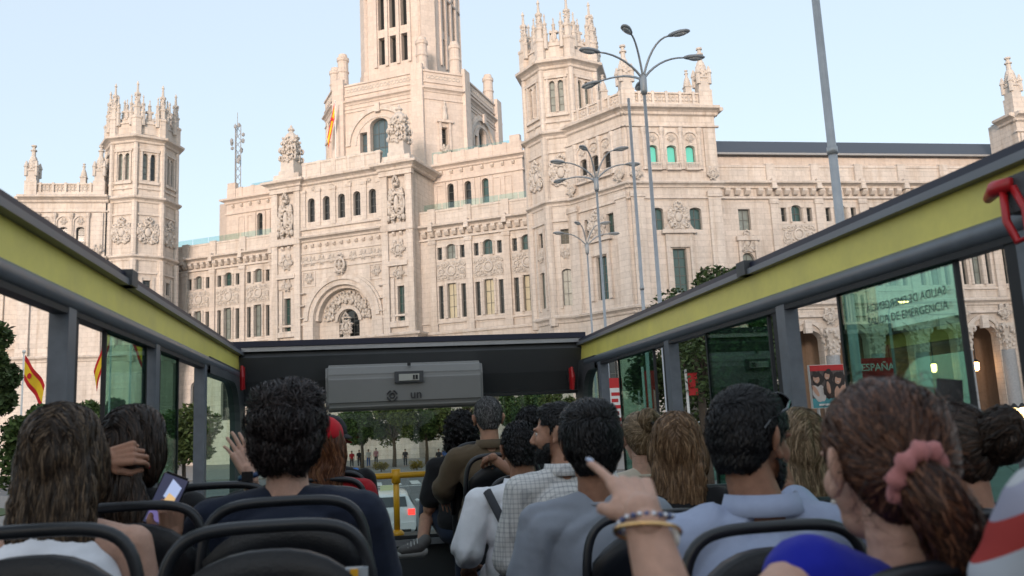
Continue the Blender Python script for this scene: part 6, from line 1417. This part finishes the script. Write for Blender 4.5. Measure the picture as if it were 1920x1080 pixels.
def cap(p, m, label, brim='back'):
    hp, RH = p['hp'], p['RH']; c = hp(0, -.01, .045); e = empty('cap', c, label, 'cap'); V, F = ICO[3]; mb = MB(); vs = [v for v in V]
    mb.add([tuple(c+RH @ Vector((v[0]*.096, v[1]*.116, max(v[2], -.12)*.098))) for v in V], F); mb.build('crown', m, e, True)
    mb = MB(); n = 16
    if brim == 'front': A = np.linspace(.3, PI-.3, n)
    else: A = np.linspace(0, 2*PI, n)
    w = .075 if brim == 'front' else .05
    for r in (0, 1):
        for t in A: q = Vector(((.094+w*.6*r)*math.cos(t), (.112+w*r)*math.sin(t), -.012-.022*r)); mb.v.append(tuple(c+RH @ q)); mb.v.append(tuple(c+RH @ (q-Vector((0, 0, .006)))))
    k = 2*n
    for i in range(n-1):
        a = 2*i; mb.f += [(a, a+2, k+a+2, k+a), (a+1, k+a+1, k+a+3, a+3), (k+a, k+a+2, k+a+3, k+a+1)]
    mb.build('brim', m, e, True); MB().blob(c+RH @ Vector((0, 0, .097)), (.008,)*3, 1).build('button', m, e)
    return e
cap(P5, CAPR, 'bright red cap on the auburn hair', 'front')
P6 = person('person in black hat and black t-shirt with a blue shoulder strap', (-.21, 4.95, 3.37), SK_M, C_BLACK, short_hair(H_BLK, 1200, .03, 1.2), sleeve='short', vox=.009, face=False, arms={1: ((-.01, 5.0, 2.98), (-.07, 5.2, 2.85))})
cap(P6, CAPB, 'black brimmed hat next to the red cap', 'all')
MB().tube([tuple(P6['sh'][1]+V3((-.06, -.12, -.22))), tuple(P6['sh'][1]+V3((-.05, -.095, -.05))), tuple(P6['sh'][1]+V3((-.045, -.02, .068))), tuple(P6['sh'][1]+V3((-.04, .08, -.02)))], .02, 6, .35).build('shoulder_strap', cloth('bright_blue_strap', (.05, .18, .5)), P6['e'], True)
# ---- right side
person('front passenger with dark curly hair in black top', (.62, 5.85, 3.38), SK_M, C_BLACK, curly_hair(H_BLK, .13), sleeve='short', vox=.009, face=False, legpts={-1: ((.40, 6.0, 2.92), (.335, 5.72, 2.70))})
SHOE = mat('grey_sneaker', (.10, .095, .09), .7); SOLE = mat('pale_sole', (.5, .5, .48), .7)
sh_ = empty('sneaker', (.31, 5.68, 2.64), 'grey and white sneaker stuck out into the aisle by the windscreen', 'shoe')
B_ = Blobs(); B_.cap((.35, 5.70, 2.70), .042, (.31, 5.66, 2.67), .045); B_.cap((.31, 5.66, 2.665), .042, (.20, 5.64, 2.655), .034); m__ = B_.bake(.006, 3); m__.materials.append(SHOE); link('upper', m__, sh_)
B_ = Blobs(); B_.cap((.33, 5.665, 2.638), .036, (.19, 5.64, 2.636), .030); m__ = B_.bake(.006, 2); m__.materials.append(SOLE); so2 = link('sole', m__, sh_)
for q in range(4): MB().tube([(.235+.02*q, 5.615, 2.672+.008*q), (.235+.02*q, 5.65, 2.70+.008*q), (.235+.02*q, 5.68, 2.672+.008*q)], .003, 5).build('lace', SOLE, sh_)
P8 = person('grey-haired man in a brown jacket near the front', (.721, 5.2, 3.455), SK_M, C_BROWN, short_hair(H_GRY, 6000, .018, .6, 0, .25, -.05, lift=.003, rad=.0008), sleeve='long', collar=True, s=1.02, stocky=1.08, vox=.0085, lean=.0, face=False, arms={-1: ((.44, 5.22, 3.06), (.47, 5.45, 2.98))})
person('dark-haired passenger barely visible behind the white shirt man', (1.0, 5.3, 3.385), SK_M, C_BLACK, short_hair(H_BLK, 1500, .03, 1.3), vox=.01, face=False)
P10 = person('man in white shirt with grey bag strap, short dark hair', (.726, 4.15, 3.285), SK_B, C_WHITE, short_hair(H_BLK, 3200, .022, .8, .0, .25, -.06), sleeve='rolled', collar=True, stocky=1.15, s=1.04, lean=-.03, hpitch=-.12, vox=.008, face=False, arms={-1: ((.45, 4.08, 2.85), (.47, 4.30, 2.74)), 1: ((.96, 4.42, 3.0), (.665, 4.70, 3.235))}, hands=(None, ('grip', (0, -.1, 1), (-.05, 1, -.12))))
MB().tube([tuple(P10['sh'][-1]+V3((.16, -.135, -.22))), tuple(P10['sh'][-1]+V3((.09, -.122, -.07))), tuple(P10['sh'][-1]+V3((.035, -.055, .062))), tuple(P10['sh'][-1]+V3((.03, .07, .0)))], .02, 6, .3).build('bag_strap', cloth('grey_strap', (.05, .052, .06)), P10['e'], True)
P11 = person('bearded man in plaid shirt turning his head left', (.785, 3.55, 3.365), SK_M, C_PLAID, short_hair(H_BLK, 3200, .018, .6, .004, .25, -.055, lift=.003), hyaw=1.05, yaw=.1, sleeve='rolled', collar=True, stocky=1.0, vox=.0065)
def beard(P, m, n=1500, dens=1.):
    hp, RH = P['hp'], P['RH']; B = Blobs(); Hc = hp(0, 0, 0)
    B.ell(hp(0, .052, -.080), [.050, .047, .040], RH); B.ell(hp(0, .078, -.103), [.024, .023, .020], RH)
    for k in (-1, 1): B.ell(hp(k*.052, .034, -.066), [.011, .024, .03], RH); B.ell(hp(k*.014, .098, -.054), [.016, .008, .006], RH)
    me = B.bake(.005, 3); bm = bmesh.new(); bm.from_mesh(me); Ri = RH.transposed(); bmesh.ops.delete(bm, geom=[v for v in bm.verts if (lambda q: (q.z > -.045 and abs(q.x) < .044) or q.y < .022)(Ri @ (v.co-Hc))], context='VERTS'); bm.to_mesh(me); bm.free(); me.materials.append(m); b = link('beard', me, P['e'])
    V, F = strands(me, n, .012, lambda p: np.tile(NP(RH @ Vector((0, .3, -1))), (len(p), 1)), .0009, .003, 3, 5, .4, .0005, .4); link('hair_strands', quads_mesh('hair_strands', V, F, m), b)
beard(P11, H_BLK)
rh = V3((.655, 4.56, 3.195))
P8b = None
person('man in grey t-shirt with thick black hair and faded sides', (.711, 2.74, 3.325), SK_B, C_GREY, short_hair(H_BLK, 13000, .042, 1.2, .018, .2, -.06, lift=.008, rad=.0009, extra=(((0, -.01, .075), (.080, .096, .055)), ((.02, -.03, .10), (.05, .05, .03)))), sleeve='short', stocky=.98, s=1.03, lean=-.02, hyaw=-.05, vox=.007, face=False)
P13 = person('woman with blond hair clipped up at the back, by the right window', (1.285, 4.0, 3.315), SK_F, C_CREAM, up_hair(H_BLO, (.01, -.10, .05), [((.0, -.11, .09), .03), ((.03, -.10, .10), .026), ((.045, -.105, .06), .024), ((.03, -.115, .0), .02), ((.02, -.10, -.08), .012)], 7000, seed=6, rad=.0012, loose=.25), sleeve='short', vox=.009, face=False)
MB().tube([tuple(P13['hp'](*q)) for q in ((.0, -.135, .10), (.03, -.14, .06), (.035, -.135, .01))], .010, 6).build('hair_claw', PHB, P13['e'], True)
person('woman with long light brown hair by the right window', (1.15, 3.12, 3.30), SK_F, C_BLACK, long_hair(H_LBR, .27, .0, 1.15, 11000, .3, .08, 9, .0012, wind=(-.05, 0, 0)), yaw=-.15, hyaw=-.3, sleeve='short', vox=.009, face=False)
P15 = person('man in pale blue shirt with sunglasses pushed up on black hair', (.985, 2.13, 3.335), SK_B, C_BLUE, short_hair(H_BLK, 15000, .03, 1.0, .004, .25, -.062, lift=.005, rad=.0008), hyaw=-1.0, yaw=-.1, hpitch=-.08, sleeve='long', collar=True, stocky=1.18, s=1.06, lean=.02, vox=.006, arms={1: ((1.27, 2.25, 3.0), (1.225, 2.42, 3.165))}, hands=(None, ('pinch', (.4, -.9, .2), (-.2, .3, .9))))
beard(P15, H_BLK, 1800)
# sunglasses on his head
hp = P15['hp']; sg_ = empty('sunglasses', hp(0, .05, .12), 'dark sunglasses pushed up on the black hair of the blue shirt man', 'sunglasses'); GLS = mat('sunglass_plastic', (.012, .012, .014), .12, spec=.8)
for k in (-1, 1):
    B = [hp(k*.036+.026*math.cos(t)*1.1, .074-.022*math.sin(t)*.7, .098+.020*math.sin(t)) for t in np.linspace(0, 2*PI, 15)]
    MB().tube(B, .0028, 6).build('rim', GLS, sg_); MB().add([tuple(b) for b in B[:-1]], [tuple(range(14))]).build('lens', GLS, sg_)
    MB().tube([hp(k*.064, .072, .098), hp(k*.088, .03, .075), hp(k*.089, -.04, .045), hp(k*.086, -.06, .025)], .0035, 6).build('temple', GLS, sg_)
MB().tube([hp(-.008, .078, .100), hp(.008, .078, .100)], .0025, 6).build('bridge', GLS, sg_)
person('woman with straight blond hair between blue shirt man and ponytail woman', (1.40, 2.68, 3.29), SK_F, C_CREAM, long_hair(H_BLO, .24, .0, 1.0, 9000, .4, .05, 14, .0012), yaw=-.1, sleeve='short', vox=.009, face=False)
pw_ = V3((.362, 1.14, 3.277))
P17 = person('woman with chestnut ponytail in royal blue top pointing ahead', (.815, 1.28, 3.312), SK_F, C_ROYAL, up_hair(H_PONY, (-.030, -.110, -.002), [((-.022, -.130, -.025), .024), ((-.006, -.138, -.06), .031), ((.010, -.130, -.10), .027), ((.022, -.110, -.14), .012)], 26000, seed=3, rad=.00075, loose=.22, fly=170), yaw=.1, hyaw=-.12, sleeve='none', neckline='crew', s=1.08, lean=.0, vox=.0055, face=False, shrug=(.085, .04), arms={-1: ((.385, 1.05, 3.06), tuple(pw_))}, hands=(('point', (.10, -.46, .88), (.05, .88, .46)), None))
hm = P17['nails'][0]; nail(P17['e'], hm[0], NAILB)
for t in hm[1:4]: nail(P17['e'], t, NAILT)
# pink scrunchie
kn = P17['hp'](-.030, -.110, -.002); ax = (P17['RH'] @ Vector((.2, -.8, -.5))).normalized(); xx = ax.cross(Vector((0, 0, 1))).normalized(); yy = ax.cross(xx); mb = MB(); n, m_ = 40, 10
for i in range(n):
    a = 2*PI*i/n
    for k in range(m_):
        t = 2*PI*k/m_; w = 1+.28*math.sin(9*a+.5)+.14*math.sin(17*a+t*2); R_ = .036+.0135*w*math.cos(t); mb.v.append(tuple(kn+ax*.012+xx*(R_*math.cos(a))+yy*(R_*math.sin(a)*1.1)+ax*(.013*w*math.sin(t))))
for i in range(n):
    for k in range(m_): i2, k2 = (i+1) % n, (k+1) % m_; mb.f.append((i*m_+k, i2*m_+k, i2*m_+k2, i*m_+k2))
sc_ = mb.build('scrunchie', cloth('dusty_pink_fabric', (.46, .19, .185)), None, True); tag(sc_, 'dusty pink scrunchie holding the chestnut ponytail', 'scrunchie')
MB().blob(P17['hp'](-.083, .006, -.05), (.004,)*3, 2).build('earring', mat('pearl', (.7, .66, .6), .2), P17['e'], True)
# bracelets
GOLD = mat('gold', (.75, .48, .22), .25, metal=1.); SILV = mat('silver_beads', (.62, .62, .66), .25, metal=.9)
wd = (pw_-V3((.385, 1.05, 3.06))).normalized(); bx1 = wd.cross(Vector((0, 1, 0))).normalized(); by1 = wd.cross(bx1)
def bracelet(cen, R_, name, label, n, bead, m1, m2):
    e = empty(name, cen, label, 'bracelet')
    for i in range(n):
        a = 2*PI*i/n; c = cen+bx1*(R_*1.12*math.cos(a))+by1*(R_*math.sin(a))+wd*(.004*math.sin(a*2)); MB().blob(c, (bead,)*3, 2).build('bead', m1 if i % 2 else m2, e, True)
bracelet(pw_-wd*.012, .0335, 'bead_bracelet', 'blue and silver bead bracelet on the pointing wrist', 26, .0040, SILV, mat('blue_bead', (.05, .08, .2), .2))
e = empty('watch', pw_-wd*.026, 'slim gold watch with pale face on the pointing wrist', 'watch'); c = pw_-wd*.026
MB().ring(lambda a, b, h: tuple(c+bx1*(a*1.12)+by1*b+wd*(h*1.6+a*.25)), .0385, .0021, 26, 6).build('strap', GOLD, e, True); q = c-bx1*.033-by1*.0+wd*(-.012); MB().blob(q-Vector((0, .006, 0)), (.006, .011, .014), 2).build('watch_face', mat('pearl_face', (.6, .6, .58), .2), e, True)
P18 = person('woman with a dark hair bun at the right edge', (1.42, 1.92, 3.29), SK_M, C_BLACK, up_hair(H_DBR, (.045, -.105, .035), [((.05, -.12, .05), .052), ((.06, -.125, .045), .05), ((.052, -.12, .03), .045)], 8000, seed=8, rad=.0011), sleeve='short', vox=.009, face=False, s=.9)
ph2 = MB().box((-.034, -.006, -.03), (.034, .006, .03)).build('camera_body', PHB); ph2.location = (1.43, 1.93, 3.435); ph2.rotation_euler = (0, .1, .1); tag(ph2, 'small black camera held up above the dark bun', 'camera'); sub(ph2, 'lens', MB().tube([(0, .006, 0), (0, .03, 0)], .018, 14), PHB)
person('person in multicoloured striped shirt cut by the right edge', (1.065, 1.00, 3.485), SK_F, C_STRIPE, short_hair(H_BR, 1500, .03, 1.2), sleeve='long', stocky=1.2, vox=.009, face=False, arms={-1: ((.81, 1.06, 3.06), (.90, 1.3, 2.98))})
# ---- people walking in the square
PC = [cloth('walker_red', (.35, .03, .04)), cloth('walker_dark', (.03, .03, .035)), cloth('walker_white', (.5, .5, .5)), cloth('walker_blue', (.06, .12, .3)), cloth('walker_pink', (.45, .2, .22))]
def walker(x, y, c, c2, label, step=.12, h=1.7):
    e = empty('person', (x, y, 0.14), label, 'person', 'people crossing the square'); z = .14; k = h/1.7; B = Blobs()
    B.ell((x, y, z+1.58*k), (.075, .095, .115)); B.cap((x, y, z+1.35*k), .055, (x, y, z+1.5*k), .05); B.ell((x, y, z+1.2*k), (.17, .11, .24)); B.ell((x, y, z+.95*k), (.15, .11, .14))
    for s_ in (-1, 1): B.cap((x+s_*.19, y, z+1.36*k), .05, (x+s_*.24, y-s_*.1, z+1.08*k), .04); B.cap((x+s_*.24, y-s_*.1, z+1.08*k), .04, (x+s_*.24, y+.04-s_*.12, z+.8*k), .035); B.cap((x+s_*.09, y, z+.9*k), .08, (x+s_*.1, y+s_*step, z+.48*k), .055); B.cap((x+s_*.1, y+s_*step, z+.48*k), .055, (x+s_*.1, y+s_*step*1.6, z+.06), .04); B.cap((x+s_*.1, y+s_*step*1.6, z+.045), .04, (x+s_*.1, y+s_*step*1.6-.14, z+.035), .03)
    me = B.bake(.022, 2); me.materials.append(SK_M); link('body', me, e)
    C = Blobs(); C.ell((x, y, z+1.2*k), (.19, .13, .26)); C.ell((x, y, z+.98*k), (.17, .125, .13))
    for s_ in (-1, 1): C.cap((x+s_*.18, y, z+1.36*k), .065, (x+s_*.225, y-s_*.06, z+1.16*k), .058)
    me = C.bake(.022, 2); me.materials.append(c); link('shirt', me, e)
    T = Blobs()
    for s_ in (-1, 1): T.cap((x+s_*.09, y, z+.9*k), .095, (x+s_*.1, y+s_*step, z+.48*k), .072); T.cap((x+s_*.1, y+s_*step, z+.48*k), .07, (x+s_*.1, y+s_*step*1.5, z+.16), .06)
    me = T.bake(.022, 2); me.materials.append(c2); link('trousers', me, e)
    Hh = Blobs(); Hh.ell((x, y+.02, z+1.62*k), (.09, .11, .1)); me = Hh.bake(.02, 2); me.materials.append(H_DBR); link('hair', me, e)
for k, (x, y, c, c2, l) in enumerate(((-1.6, 86, 0, 1, 'walker in red beyond the windscreen, leftmost of the far group'), (-.9, 87, 1, 1, 'walker in dark clothes beside the leftmost walker in red'), (.0, 85.5, 2, 3, 'walker in a white shirt in the far group before the trees'), (.75, 88, 4, 1, 'walker in pink in the far group before the trees'), (3.4, 82, 1, 1, 'lone dark walker standing right of the far group'), (5.9, 74, 1, 3, 'nearer dark-dressed walker left of the curly hair'), (6.5, 74.5, 3, 1, 'nearer walker in blue left of the curly hair'), (7.6, 88, 2, 1, 'far walker in white at the right of the windscreen'))):
    walker(x, y, PC[c], PC[c2], l, .1+.03*(k % 3), 1.62+.04*(k % 4))
bpy.data.scenes.remove(BAKE)
